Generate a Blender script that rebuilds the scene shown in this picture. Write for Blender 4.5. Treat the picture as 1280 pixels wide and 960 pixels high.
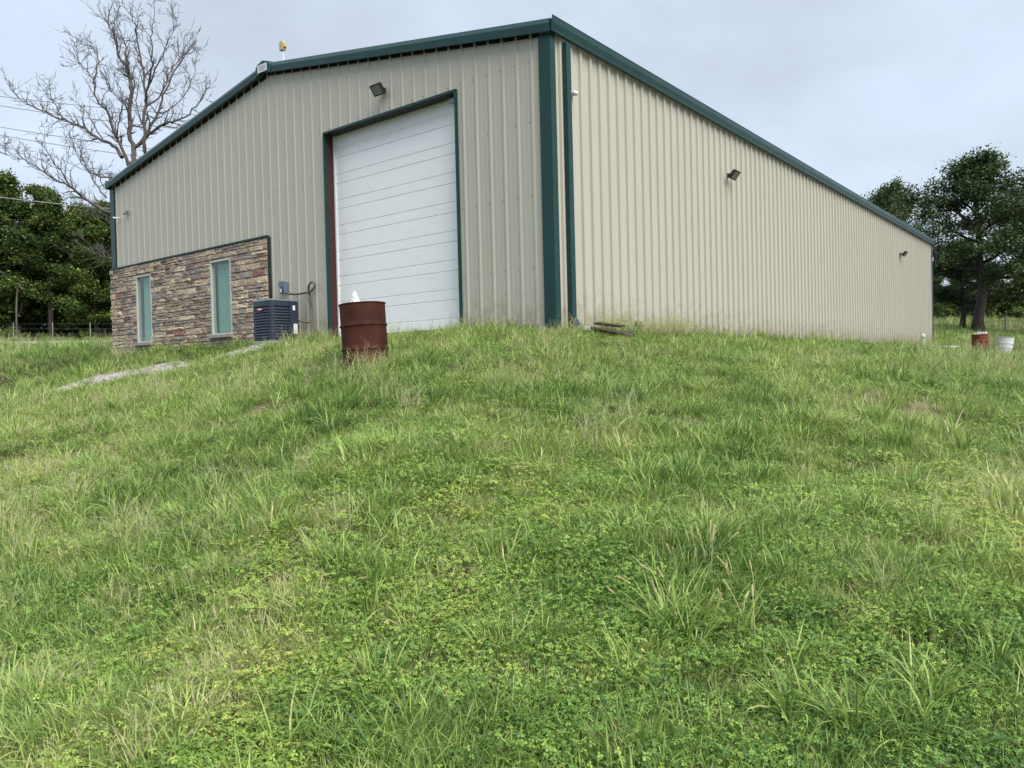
import bpy, math, random
import numpy as np
from mathutils import Vector, Matrix, noise as mnoise

for o in list(bpy.data.objects):
    bpy.data.objects.remove(o)
scene = bpy.context.scene
COL = scene.collection
R = math.radians

# ------------------------------------------------------------------ camera
CAM = np.array([7.3309, -10.4108, -0.8095])
YAW, PITCH, ROLL, FPX = -0.6713, -0.0165, -0.0247, 975.0
FW = np.array([math.sin(YAW)*math.cos(PITCH), math.cos(YAW)*math.cos(PITCH), math.sin(PITCH)])
_r0 = np.array([math.cos(YAW), -math.sin(YAW), 0.0]); _u0 = np.cross(_r0, FW)
RT = math.cos(ROLL)*_r0 + math.sin(ROLL)*_u0
UP = -math.sin(ROLL)*_r0 + math.cos(ROLL)*_u0
cd = bpy.data.cameras.new('camera'); cam = bpy.data.objects.new('camera', cd); COL.objects.link(cam)
cam.matrix_world = Matrix(((RT[0], UP[0], -FW[0], CAM[0]), (RT[1], UP[1], -FW[1], CAM[1]),
                           (RT[2], UP[2], -FW[2], CAM[2]), (0, 0, 0, 1)))
cd.sensor_width = 36.0; cd.lens = FPX/1280*36.0; cd.clip_start = 0.05; cd.clip_end = 3000
scene.camera = cam
scene.render.resolution_x = 1024; scene.render.resolution_y = 768

# ------------------------------------------------------------------ sky, sun, exposure
w = bpy.data.worlds.new('World'); scene.world = w; w.use_nodes = True
nt = w.node_tree; nt.nodes.clear()
SUN = Vector((0.62, -0.17, 0.765)).normalized()
sky = nt.nodes.new('ShaderNodeTexSky'); sky.sky_type = 'NISHITA'; sky.sun_disc = False
sky.sun_elevation = math.asin(SUN.z); sky.sun_rotation = math.atan2(SUN.x, SUN.y)
tc = nt.nodes.new('ShaderNodeTexCoord')
mp = nt.nodes.new('ShaderNodeMapping'); mp.inputs['Scale'].default_value = (1.0, 1.0, 2.2)
nz = nt.nodes.new('ShaderNodeTexNoise'); nz.inputs['Scale'].default_value = 2.3; nz.inputs['Detail'].default_value = 6; nz.inputs['Roughness'].default_value = 0.55
cr = nt.nodes.new('ShaderNodeValToRGB')
cr.color_ramp.elements[0].position = 0.33; cr.color_ramp.elements[0].color = (1.80, 2.00, 2.28, 1)
cr.color_ramp.elements[1].position = 0.68; cr.color_ramp.elements[1].color = (2.30, 2.63, 3.12, 1)
mx = nt.nodes.new('ShaderNodeMixRGB'); mx.inputs['Fac'].default_value = 0.93
bg = nt.nodes.new('ShaderNodeBackground'); bg.inputs['Strength'].default_value = 0.1
wo = nt.nodes.new('ShaderNodeOutputWorld')
nt.links.new(tc.outputs['Generated'], mp.inputs['Vector']); nt.links.new(mp.outputs[0], nz.inputs['Vector'])
nt.links.new(nz.outputs['Fac'], cr.inputs['Fac']); nt.links.new(sky.outputs[0], mx.inputs[1]); nt.links.new(cr.outputs[0], mx.inputs[2])
nt.links.new(mx.outputs[0], bg.inputs['Color']); nt.links.new(bg.outputs[0], wo.inputs['Surface'])
sd = bpy.data.lights.new('sun', 'SUN'); sd.energy = 1.5; sd.angle = R(48); sd.color = (1.0, 0.955, 0.87)
sun = bpy.data.objects.new('sun', sd); COL.objects.link(sun)
sun.rotation_euler = SUN.to_track_quat('Z', 'Y').to_euler()
vs = scene.view_settings; vs.view_transform = 'Standard'; vs.look = 'None'; vs.gamma = 1.0; vs.use_curve_mapping = False
vs.exposure = 1.72
scene.render.engine = 'CYCLES'
cy = scene.cycles; cy.max_bounces = 5; cy.diffuse_bounces = 2; cy.glossy_bounces = 2; cy.transmission_bounces = 3; cy.transparent_max_bounces = 8

# ------------------------------------------------------------------ helpers
def at(x, y, d):
    "point seen at photo pixel (x, y) at depth d metres"
    return CAM + (FW + RT*(x-640)/FPX - UP*(y-480)/FPX)*d
def on_gable(x, y, Y=0.0):
    v = FW + RT*(x-640)/FPX - UP*(y-480)/FPX
    return CAM + v*((Y-CAM[1])/v[1])

def tag(o, label=None, cat=None, group=None, kind=None):
    if label: o['label'] = label
    if cat: o['category'] = cat
    if group: o['group'] = group
    if kind: o['kind'] = kind
    return o
def empty(name, loc=(0, 0, 0), rz=0.0):
    o = bpy.data.objects.new(name, None); COL.objects.link(o)
    o.location = loc; o.rotation_euler = (0, 0, rz); o.empty_display_size = 0.2
    return o

class MB:
    def __init__(s): s.v = []; s.f = []; s.m = []
    def add(s, vs, fs, mi=0):
        n = len(s.v); s.v.extend([tuple(map(float, p)) for p in vs])
        for f in fs: s.f.append(tuple(i+n for i in f)); s.m.append(mi)
        return s
    def box(s, a, b, mi=0):
        x0, y0, z0 = a; x1, y1, z1 = b
        return s.add([(x0,y0,z0),(x1,y0,z0),(x1,y1,z0),(x0,y1,z0),(x0,y0,z1),(x1,y0,z1),(x1,y1,z1),(x0,y1,z1)],
                     [(0,3,2,1),(4,5,6,7),(0,1,5,4),(1,2,6,5),(2,3,7,6),(3,0,4,7)], mi)
    def obox(s, M, a, b, mi=0):
        n = len(s.v); s.box(a, b, mi)
        for i in range(n, len(s.v)): s.v[i] = tuple(M @ Vector(s.v[i]))
        return s
    def tube(s, pts, rad, n=8, cap=True, mi=0):
        pts = [Vector(p) for p in pts]; k = len(pts)
        if not hasattr(rad, '__len__'): rad = [rad]*k
        b = len(s.v); prev = None
        for i, p in enumerate(pts):
            t = (pts[min(i+1, k-1)] - pts[max(i-1, 0)])
            t = t.normalized() if t.length > 1e-9 else Vector((0, 0, 1))
            if prev is None:
                a = Vector((0, 0, 1)) if abs(t.z) < 0.9 else Vector((1, 0, 0))
                u = t.cross(a).normalized()
            else:
                u = (prev - t*prev.dot(t)); u = u.normalized() if u.length > 1e-6 else t.orthogonal().normalized()
            prev = u; q = t.cross(u)
            for j in range(n):
                an = 2*math.pi*j/n
                s.v.append(tuple(p + (u*math.cos(an) + q*math.sin(an))*rad[i]))
        for i in range(k-1):
            for j in range(n):
                s.f.append((b+i*n+j, b+i*n+(j+1) % n, b+(i+1)*n+(j+1) % n, b+(i+1)*n+j)); s.m.append(mi)
        if cap:
            s.f.append(tuple(b+j for j in range(n))[::-1]); s.m.append(mi)
            s.f.append(tuple(b+(k-1)*n+j for j in range(n))); s.m.append(mi)
        return s
    def lathe(s, prof, n=32, mi=0, wob=None):
        b = len(s.v); k = len(prof)
        for i, (r, z) in enumerate(prof):
            for j in range(n):
                a = 2*math.pi*j/n; rr = r
                if wob: rr = r*(1+wob(a, z))
                s.v.append((rr*math.cos(a), rr*math.sin(a), z))
        for i in range(k-1):
            for j in range(n):
                s.f.append((b+i*n+j, b+i*n+(j+1) % n, b+(i+1)*n+(j+1) % n, b+(i+1)*n+j)); s.m.append(mi)
        return s
    def prism(s, prof, p0, p1, U, V, mi=0, closed=True):
        "profile (u, v) list swept from p0 to p1; U, V are the profile's axes"
        p0, p1, U, V = map(Vector, (p0, p1, U, V)); n = len(prof); b = len(s.v)
        for p in (p0, p1):
            for (a, c) in prof: s.v.append(tuple(p + U*a + V*c))
        for j in range(n if closed else n-1):
            s.f.append((b+j, b+(j+1) % n, b+n+(j+1) % n, b+n+j)); s.m.append(mi)
        if closed:
            s.f.append(tuple(b+j for j in range(n))[::-1]); s.m.append(mi)
            s.f.append(tuple(b+n+j for j in range(n))); s.m.append(mi)
        return s
    def build(s, name, mat, parent=None, smooth=False, loc=None, autos=None):
        me = bpy.data.meshes.new(name); me.from_pydata(s.v, [], s.f); me.update()
        mats = mat if isinstance(mat, (list, tuple)) else [mat]
        for m in mats: me.materials.append(m)
        if len(mats) > 1: me.polygons.foreach_set('material_index', s.m)
        if smooth: me.polygons.foreach_set('use_smooth', [True]*len(me.polygons))
        o = bpy.data.objects.new(name, me); COL.objects.link(o)
        if parent: o.parent = parent
        if loc is not None: o.location = loc
        if autos is not None:
            me.polygons.foreach_set('use_smooth', [True]*len(me.polygons))
            try: me.set_sharp_from_angle(angle=R(autos))
            except Exception: pass
        return o

def fix_normals(o):
    import bmesh
    bm = bmesh.new(); bm.from_mesh(o.data); bmesh.ops.recalc_face_normals(bm, faces=bm.faces); bm.to_mesh(o.data); bm.free()
    return o
def bevel(o, w, seg=2):
    m = o.modifiers.new('bevel', 'BEVEL'); m.width = w; m.segments = seg; m.limit_method = 'ANGLE'; m.angle_limit = R(35)
    return o

# ------------------------------------------------------------------ materials
def nodes(name):
    m = bpy.data.materials.new(name); m.use_nodes = True
    t = m.node_tree; return m, t, t.nodes['Principled BSDF']
def mat(name, c, rough=0.5, metal=0.0, spec=0.5, c2=None, scale=4.0, stretch=(1, 1, 1), bump=0.0, bscale=30.0, detail=5, coat=0, rvar=0.0, lo=0.35, hi=0.65):
    m, t, p = nodes(name); N = t.nodes.new; L = t.links.new
    p.inputs['Base Color'].default_value = (*c, 1); p.inputs['Roughness'].default_value = rough
    p.inputs['Metallic'].default_value = metal; p.inputs['Specular IOR Level'].default_value = spec
    tcn = N('ShaderNodeTexCoord'); mpn = N('ShaderNodeMapping'); mpn.inputs['Scale'].default_value = stretch
    L(tcn.outputs['Object'], mpn.inputs['Vector'])
    if c2 is not None:
        n = N('ShaderNodeTexNoise'); n.inputs['Scale'].default_value = scale; n.inputs['Detail'].default_value = detail
        n.inputs['Roughness'].default_value = 0.6
        L(mpn.outputs[0], n.inputs['Vector'])
        r = N('ShaderNodeValToRGB'); r.color_ramp.elements[0].position = lo; r.color_ramp.elements[1].position = hi
        r.color_ramp.elements[0].color = (*c, 1); r.color_ramp.elements[1].color = (*c2, 1)
        L(n.outputs['Fac'], r.inputs['Fac']); L(r.outputs[0], p.inputs['Base Color'])
        if rvar:
            mr = N('ShaderNodeMapRange'); mr.inputs['To Min'].default_value = rough-rvar; mr.inputs['To Max'].default_value = rough+rvar
            L(n.outputs['Fac'], mr.inputs['Value']); L(mr.outputs[0], p.inputs['Roughness'])
    if bump:
        n2 = N('ShaderNodeTexNoise'); n2.inputs['Scale'].default_value = bscale; n2.inputs['Detail'].default_value = 4
        L(mpn.outputs[0], n2.inputs['Vector'])
        b = N('ShaderNodeBump'); b.inputs['Strength'].default_value = bump; b.inputs['Distance'].default_value = 0.02
        L(n2.outputs['Fac'], b.inputs['Height']); L(b.outputs[0], p.inputs['Normal'])
    return m

def wall_mat(name, c, c2):
    "painted steel sheet: faint streaks, splash dirt low down, slight oil canning"
    m, t, p = nodes(name); N = t.nodes.new; L = t.links.new
    p.inputs['Roughness'].default_value = 0.42; p.inputs['Specular IOR Level'].default_value = 0.35
    tcn = N('ShaderNodeTexCoord')
    mp1 = N('ShaderNodeMapping'); mp1.inputs['Scale'].default_value = (3.0, 3.0, 0.25); L(tcn.outputs['Object'], mp1.inputs['Vector'])
    n1 = N('ShaderNodeTexNoise'); n1.inputs['Scale'].default_value = 1.6; n1.inputs['Detail'].default_value = 6; L(mp1.outputs[0], n1.inputs['Vector'])
    r1 = N('ShaderNodeValToRGB'); r1.color_ramp.elements[0].position = 0.3; r1.color_ramp.elements[1].position = 0.7
    r1.color_ramp.elements[0].color = (*c, 1); r1.color_ramp.elements[1].color = (*c2, 1); L(n1.outputs['Fac'], r1.inputs['Fac'])
    # splash dirt: irregular brown specks whose reach up the wall varies
    sp = N('ShaderNodeSeparateXYZ'); L(tcn.outputs['Object'], sp.inputs[0])
    n2 = N('ShaderNodeTexNoise'); n2.inputs['Scale'].default_value = 5.0; n2.inputs['Detail'].default_value = 8; n2.inputs['Roughness'].default_value = 0.75; L(tcn.outputs['Object'], n2.inputs['Vector'])
    mr = N('ShaderNodeMapRange'); mr.inputs['From Min'].default_value = 0.9; mr.inputs['From Max'].default_value = -0.2
    mr.inputs['To Min'].default_value = -0.10; mr.inputs['To Max'].default_value = 0.30; L(sp.outputs['Z'], mr.inputs['Value'])
    ad = N('ShaderNodeMath'); ad.operation = 'ADD'; L(mr.outputs[0], ad.inputs[0]); L(n2.outputs['Fac'], ad.inputs[1])
    r2 = N('ShaderNodeValToRGB'); r2.color_ramp.elements[0].position = 0.55; r2.color_ramp.elements[1].position = 0.85
    r2.color_ramp.elements[0].color = (0, 0, 0, 1); r2.color_ramp.elements[1].color = (0.6, 0.6, 0.6, 1); L(ad.outputs[0], r2.inputs['Fac'])
    mxn = N('ShaderNodeMixRGB'); mxn.inputs[2].default_value = (0.24, 0.19, 0.12, 1); L(r2.outputs[0], mxn.inputs['Fac']); L(r1.outputs[0], mxn.inputs[1])
    L(mxn.outputs[0], p.inputs['Base Color'])
    mp3 = N('ShaderNodeMapping'); mp3.inputs['Scale'].default_value = (1.2, 1.2, 0.8); L(tcn.outputs['Object'], mp3.inputs['Vector'])
    n3 = N('ShaderNodeTexNoise'); n3.inputs['Scale'].default_value = 1.8; n3.inputs['Detail'].default_value = 2; L(mp3.outputs[0], n3.inputs['Vector'])
    b = N('ShaderNodeBump'); b.inputs['Strength'].default_value = 0.25; b.inputs['Distance'].default_value = 0.02
    L(n3.outputs['Fac'], b.inputs['Height']); L(b.outputs[0], p.inputs['Normal'])
    return m

M = {}
M['tan'] = wall_mat('tan_steel', (0.43, 0.415, 0.35), (0.455, 0.44, 0.37))
M['green'] = mat('green_trim', (0.007, 0.040, 0.037), 0.34, spec=0.3, c2=(0.011, 0.050, 0.046), scale=3)
M['greenlight'] = mat('green_roof', (0.03, 0.11, 0.10), 0.35, c2=(0.04, 0.13, 0.115), scale=2)
M['white'] = mat('white_enamel', (0.87, 0.885, 0.90), 0.38, c2=(0.82, 0.845, 0.865), scale=3, stretch=(1, 1, 8), bump=0.18, bscale=16)
M['primer'] = mat('red_primer', (0.058, 0.014, 0.015), 0.6, c2=(0.045, 0.012, 0.013), scale=8)
M['header'] = mat('dark_header_paint', (0.014, 0.022, 0.022), 0.6)
M['dark'] = mat('black_metal', (0.012, 0.012, 0.014), 0.45)
M['interior'] = mat('dark_interior', (0.03, 0.03, 0.03), 0.9)
M['vinyl'] = mat('vinyl', (0.55, 0.55, 0.52), 0.5, c2=(0.5, 0.5, 0.46), scale=10)
M['mortar'] = mat('mortar', (0.27, 0.24, 0.205), 0.95, c2=(0.33, 0.295, 0.25), scale=20, bump=0.4)
M['concrete'] = mat('concrete', (0.36, 0.34, 0.30), 0.9, c2=(0.27, 0.26, 0.23), scale=9, bump=0.3, bscale=60)
M['curtain'] = mat('teal_curtain', (0.30, 0.445, 0.385), 0.85, c2=(0.265, 0.40, 0.345), scale=5)
M['acblue'] = mat('slate_blue_paint', (0.018, 0.028, 0.048), 0.42, c2=(0.023, 0.036, 0.058), scale=6)
M['aclid'] = mat('grey_lid', (0.14, 0.16, 0.17), 0.5)
M['coil'] = mat('condenser_coil', (0.012, 0.013, 0.015), 0.7)
M['badge'] = mat('red_badge', (0.36, 0.04, 0.06), 0.4)
M['sticker'] = mat('white_sticker', (0.7, 0.71, 0.72), 0.5)
M['boxgrey'] = mat('blue_grey_box', (0.10, 0.14, 0.20), 0.5, c2=(0.13, 0.17, 0.23), scale=12)
M['conduit'] = mat('grey_conduit', (0.10, 0.095, 0.085), 0.6)
M['rust'] = mat('rusty_barrel', (0.036, 0.012, 0.009), 0.65, spec=0.15, c2=(0.080, 0.026, 0.016), scale=4, detail=9, stretch=(1, 1, 0.6), bump=0.15, bscale=18, rvar=0.1)
M['redpaint'] = mat('red_barrel_paint', (0.17, 0.012, 0.010), 0.45, c2=(0.12, 0.010, 0.010), scale=4)
M['whiteplastic'] = mat('white_plastic', (0.66, 0.68, 0.72), 0.45, c2=(0.58, 0.6, 0.64), scale=5)
M['paper'] = mat('white_bag', (0.75, 0.72, 0.72), 0.7, bump=0.4, bscale=25)
M['oldwood'] = mat('weathered_board', (0.045, 0.034, 0.026), 0.9, c2=(0.085, 0.064, 0.05), scale=6, stretch=(0.4, 6, 6), bump=0.4, bscale=20)
M['bark'] = mat('bark', (0.030, 0.025, 0.021), 0.95, c2=(0.060, 0.050, 0.042), scale=7, stretch=(1, 1, 0.25), bump=0.8, bscale=14)
M['deadwood'] = mat('dead_grey_bark', (0.075, 0.064, 0.058), 0.9, c2=(0.125, 0.108, 0.097), scale=4, stretch=(1, 1, 0.4), bump=0.5, bscale=12)
M['pvc'] = mat('pale_green_pvc', (0.50, 0.64, 0.58), 0.45)
M['wire'] = mat('wire', (0.10, 0.10, 0.11), 0.6)
M['wirepale'] = mat('weathered_wire', (0.30, 0.31, 0.32), 0.6)
M['yellowbox'] = mat('yellowed_plastic', (0.55, 0.44, 0.22), 0.5, c2=(0.5, 0.38, 0.17), scale=10)
M['galv'] = mat('galvanised', (0.42, 0.43, 0.44), 0.45, metal=0.6)
M['gravel'] = mat('pale_gravel', (0.52, 0.50, 0.46), 0.95, c2=(0.28, 0.265, 0.23), scale=11, detail=9, bump=0.8, bscale=60)
M['lens'] = mat('flood_lens', (0.20, 0.21, 0.21), 0.25, c2=(0.25, 0.26, 0.25), scale=20)
M['fencepost'] = mat('fence_post', (0.25, 0.25, 0.24), 0.7)

def stone_mat():
    m, t, p = nodes('ledge_stone'); N = t.nodes.new; L = t.links.new
    a = N('ShaderNodeAttribute'); a.attribute_name = 'sc'
    r = N('ShaderNodeValToRGB'); r.color_ramp.interpolation = 'CONSTANT'
    cols = [(0.0, (0.27, 0.235, 0.215)), (0.15, (0.37, 0.30, 0.245)), (0.34, (0.48, 0.385, 0.29)), (0.52, (0.32, 0.29, 0.27)),
            (0.64, (0.55, 0.435, 0.32)), (0.78, (0.33, 0.25, 0.205)), (0.86, (0.64, 0.53, 0.40)), (0.975, (0.29, 0.155, 0.125))]
    els = r.color_ramp.elements
    els[0].position = 0; els[0].color = (*cols[0][1], 1); els[1].position = cols[1][0]; els[1].color = (*cols[1][1], 1)
    for pos, c in cols[2:]:
        e = els.new(pos); e.color = (*c, 1)
    L(a.outputs['Fac'], r.inputs['Fac'])
    tcn = N('ShaderNodeTexCoord'); mpn = N('ShaderNodeMapping'); mpn.inputs['Scale'].default_value = (4, 4, 14); L(tcn.outputs['Object'], mpn.inputs['Vector'])
    n = N('ShaderNodeTexNoise'); n.inputs['Scale'].default_value = 2.2; n.inputs['Detail'].default_value = 7; n.inputs['Roughness'].default_value = 0.7; L(mpn.outputs[0], n.inputs['Vector'])
    mr = N('ShaderNodeMapRange'); mr.inputs['From Min'].default_value = 0.25; mr.inputs['From Max'].default_value = 0.75; mr.inputs['To Min'].default_value = 0.5; mr.inputs['To Max'].default_value = 1.45; L(n.outputs['Fac'], mr.inputs['Value'])
    mu = N('ShaderNodeVectorMath'); mu.operation = 'SCALE'; L(r.outputs[0], mu.inputs[0]); L(mr.outputs[0], mu.inputs['Scale'])
    L(mu.outputs[0], p.inputs['Base Color']); p.inputs['Roughness'].default_value = 0.9
    b = N('ShaderNodeBump'); b.inputs['Strength'].default_value = 0.9; b.inputs['Distance'].default_value = 0.03; L(n.outputs['Fac'], b.inputs['Height']); L(b.outputs[0], p.inputs['Normal'])
    return m
M['stone'] = stone_mat()

def glass_mat():
    m, t, p = nodes('window_glass'); N = t.nodes.new; L = t.links.new
    tr = N('ShaderNodeBsdfTransparent'); tr.inputs[0].default_value = (0.86, 0.95, 0.92, 1)
    gl = N('ShaderNodeBsdfGlossy'); gl.inputs['Roughness'].default_value = 0.03
    lw = N('ShaderNodeLayerWeight'); lw.inputs['Blend'].default_value = 0.5; pw_ = N('ShaderNodeMath'); pw_.operation = 'POWER'; pw_.inputs[1].default_value = 3.0; L(lw.outputs['Facing'], pw_.inputs[0]); fr = N('ShaderNodeMapRange'); fr.inputs['To Min'].default_value = 0.035; fr.inputs['To Max'].default_value = 0.5; L(pw_.outputs[0], fr.inputs['Value'])
    ms = N('ShaderNodeMixShader'); L(fr.outputs[0], ms.inputs[0]); L(tr.outputs[0], ms.inputs[1]); L(gl.outputs[0], ms.inputs[2])
    L(ms.outputs[0], t.nodes['Material Output'].inputs['Surface'])
    return m
M['glass'] = glass_mat()

def leaf_mat(name, stops, trans=0.35, inst=True, rough=0.48, spec=0.32):
    "plant matter: colour from a per-leaf value 'lv' (0..1) shifted by a per-plant 'tint'"
    m, t, p = nodes(name); N = t.nodes.new; L = t.links.new
    a = N('ShaderNodeAttribute'); a.attribute_name = 'lv'
    f = a.outputs['Fac']
    if inst:
        a2 = N('ShaderNodeAttribute'); a2.attribute_type = 'INSTANCER'; a2.attribute_name = 'tint'
        ad = N('ShaderNodeMath'); ad.operation = 'ADD'; ad.use_clamp = True
        L(f, ad.inputs[0]); L(a2.outputs['Fac'], ad.inputs[1]); f = ad.outputs[0]
    r = N('ShaderNodeValToRGB'); els = r.color_ramp.elements
    els[0].position = stops[0][0]; els[0].color = (*stops[0][1], 1); els[1].position = stops[-1][0]; els[1].color = (*stops[-1][1], 1)
    for pos, c in stops[1:-1]:
        e = els.new(pos); e.color = (*c, 1)
    L(f, r.inputs['Fac']); L(r.outputs[0], p.inputs['Base Color'])
    p.inputs['Roughness'].default_value = rough; p.inputs['Specular IOR Level'].default_value = spec
    tl = N('ShaderNodeBsdfTranslucent'); L(r.outputs[0], tl.inputs['Color'])
    ms = N('ShaderNodeMixShader'); ms.inputs[0].default_value = trans
    L(p.outputs[0], ms.inputs[1]); L(tl.outputs[0], ms.inputs[2]); L(ms.outputs[0], t.nodes['Material Output'].inputs['Surface'])
    return m
GR = [(0.0, (0.075, 0.155, 0.045)), (0.3, (0.190, 0.305, 0.068)), (0.58, (0.310, 0.440, 0.105)), (0.90, (0.48, 0.57, 0.18)), (0.97, (0.52, 0.51, 0.24)), (1.0, (0.58, 0.53, 0.31))]
M['grass'] = leaf_mat('grass_blades', GR, 0.24)
M['clover'] = leaf_mat('clover_leaves', [(0.0, (0.070, 0.165, 0.040)), (0.5, (0.220, 0.365, 0.068)), (0.9, (0.40, 0.53, 0.11)), (1.0, (0.48, 0.48, 0.15))], 0.24)
M['straw'] = leaf_mat('dry_grass', [(0.0, (0.30, 0.36, 0.14)), (0.5, (0.44, 0.46, 0.22)), (1.0, (0.58, 0.54, 0.34))], 0.25)
M['seedhead'] = leaf_mat('seed_heads', [(0.0, (0.40, 0.42, 0.18)), (0.5, (0.56, 0.54, 0.28)), (1.0, (0.68, 0.62, 0.38))], 0.25)
M['oakleaf'] = leaf_mat('oak_leaves', [(0.0, (0.032, 0.060, 0.024)), (0.5, (0.072, 0.116, 0.044)), (1.0, (0.16, 0.21, 0.08))], 0.22, False)
M['woodleaf'] = leaf_mat('woodland_leaves', [(0.0, (0.034, 0.068, 0.017)), (0.45, (0.080, 0.135, 0.030)), (1.0, (0.28, 0.33, 0.085))], 0.25, False)

def ground_mat():
    m, t, p = nodes('turf_soil'); N = t.nodes.new; L = t.links.new
    tcn = N('ShaderNodeTexCoord')
    n = N('ShaderNodeTexNoise'); n.inputs['Scale'].default_value = 0.9; n.inputs['Detail'].default_value = 9; n.inputs['Roughness'].default_value = 0.7; L(tcn.outputs['Object'], n.inputs['Vector'])
    r = N('ShaderNodeValToRGB'); els = r.color_ramp.elements
    els[0].position = 0.3; els[0].color = (0.028, 0.028, 0.015, 1); els[1].position = 0.72; els[1].color = (0.085, 0.075, 0.038, 1)
    e = els.new(0.5); e.color = (0.050, 0.048, 0.024, 1)
    L(n.outputs['Fac'], r.inputs['Fac'])
    a = N('ShaderNodeAttribute'); a.attribute_name = 'bare'
    n2 = N('ShaderNodeTexNoise'); n2.inputs['Scale'].default_value = 14; n2.inputs['Detail'].default_value = 6; L(tcn.outputs['Object'], n2.inputs['Vector'])
    r2 = N('ShaderNodeValToRGB'); r2.color_ramp.elements[0].color = (0.13, 0.10, 0.06, 1); r2.color_ramp.elements[1].color = (0.25, 0.20, 0.13, 1); L(n2.outputs['Fac'], r2.inputs['Fac'])
    mxn = N('ShaderNodeMixRGB'); L(a.outputs['Fac'], mxn.inputs['Fac']); L(r.outputs[0], mxn.inputs[1]); L(r2.outputs[0], mxn.inputs[2])
    L(mxn.outputs[0], p.inputs['Base Color']); p.inputs['Roughness'].default_value = 1.0; p.inputs['Specular IOR Level'].default_value = 0.1
    b = N('ShaderNodeBump'); b.inputs['Strength'].default_value = 0.8; b.inputs['Distance'].default_value = 0.05; L(n2.outputs['Fac'], b.inputs['Height']); L(b.outputs[0], p.inputs['Normal'])
    return m
M['ground'] = ground_mat()

# ------------------------------------------------------------------ terrain
def P(x, y, d): q = at(x, y, d); return (q[0], q[1], q[2])
def C(px, d, z): q = at(px, 470, d); return (q[0], q[1], z)
CTRL = [(7.33, -10.41, -2.43), (0.0, -0.2, -0.22), (-2, -0.3, -0.14), (-5.4, -0.3, -0.14),
        C(700, 4, -1.76), C(700, 6, -1.40), C(700, 8, -1.06), C(700, 10, -0.72),
        C(1250, 4, -1.92), C(1250, 6, -1.66), C(1250, 8, -1.42), C(1250, 12, -1.12), C(1250, 16, -0.99), C(1250, 20, -0.92), C(1250, 25, -0.84), C(1250, 30, -0.76), C(1250, 36, -0.5),
        C(1100, 5, -1.70), C(1100, 8, -1.28), C(1100, 12, -0.92), C(1100, 16, -0.70), C(1100, 21, -0.50), C(900, 5, -1.64), C(900, 7, -1.30), C(900, 10, -0.86), C(900, 14, -0.46),
        C(460, 9, -0.82), C(460, 10, -0.66), C(460, 6, -1.32), C(460, 4, -1.72), C(460, 12, -0.40), C(300, 12, -0.74), C(300, 9, -1.12), C(300, 6, -1.62), C(100, 13, -1.22), C(100, 9, -1.56), C(100, 6, -1.88), C(100, 4, -2.10), C(-150, 9, -1.75), C(-150, 14, -1.4),
        (0.1, 2.8, -0.20), (0.1, 6.5, -0.22), (0.1, 12, -0.22), (0.1, 21, -0.19), (0.1, 30, -0.20), (-6.2, -0.8, -0.10), (-8.5, -0.1, -0.08), (-15.4, -0.1, -0.08), (-11, -1.0, -0.24),
        (9, -14, -3.0), (14, -9, -2.9), (2, -16, -2.9), (-5, -14, -2.4), (14, 0, -1.7), (16, 15, -1.2),
        (-5, 15, 0), (-12, 25, 0.1), (-17.5, 8, 0.0), (-17, 30, 0.6),
        P(240, 457, 15.8), P(180, 468, 16.8), P(30, 499, 18), P(300, 441, 15.3),
        P(60, 470, 22), P(0, 440, 32), P(110, 441, 24), P(60, 436, 40), P(60, 431, 46), P(60, 426.2, 52), P(60, 421, 57), P(0, 431.5, 46), P(0, 427, 52), P(130, 430, 47), P(130, 425, 53),
        P(1222, 416, 52), P(1280, 428, 45), P(1190, 405, 75), P(1280, 402, 85), P(1230, 402, 85), P(1330, 425, 52), P(1400, 436, 40), P(1500, 465, 22),
        P(1180, 395, 115), P(1250, 394, 125), P(1330, 395, 115),
        P(-200, 445, 40), P(-200, 425, 60), (-60, 60, 4), (-30, 80, 5.5), (60, 60, 1.5), (60, 0, -2), (40, -40, -5), (-40, -40, -4), (-70, -10, 0.5), (-90, 40, 4)]
CT = np.array(CTRL, float)
def _tps(d2): return 0.5*d2*np.log(d2+1e-9)
_K = _tps(((CT[:, None, :2]-CT[None, :, :2])**2).sum(-1)) + np.eye(len(CT))*0.02
_A = np.zeros((len(CT)+3,)*2); _A[:len(CT), :len(CT)] = _K; _A[:len(CT), len(CT)] = 1; _A[:len(CT), len(CT)+1:] = CT[:, :2]; _A[len(CT):, :len(CT)] = _A[:len(CT), len(CT):].T
_W = np.linalg.solve(_A, np.concatenate([CT[:, 2], [0, 0, 0]]))
_rng = np.random.RandomState(3)
_G = _rng.rand(64, 64)
def vnoise(x, y, s, off=0.0):
    "smooth value noise in 0..1 (vectorised)"
    x = np.asarray(x, float)*s+off; y = np.asarray(y, float)*s+off*1.7
    xi = np.floor(x).astype(int); yi = np.floor(y).astype(int); fx = x-xi; fy = y-yi
    fx = fx*fx*(3-2*fx); fy = fy*fy*(3-2*fy)
    g = lambda a, b: _G[a % 64, b % 64]
    return (g(xi, yi)*(1-fx)+g(xi+1, yi)*fx)*(1-fy)+(g(xi, yi+1)*(1-fx)+g(xi+1, yi+1)*fx)*fy
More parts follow.
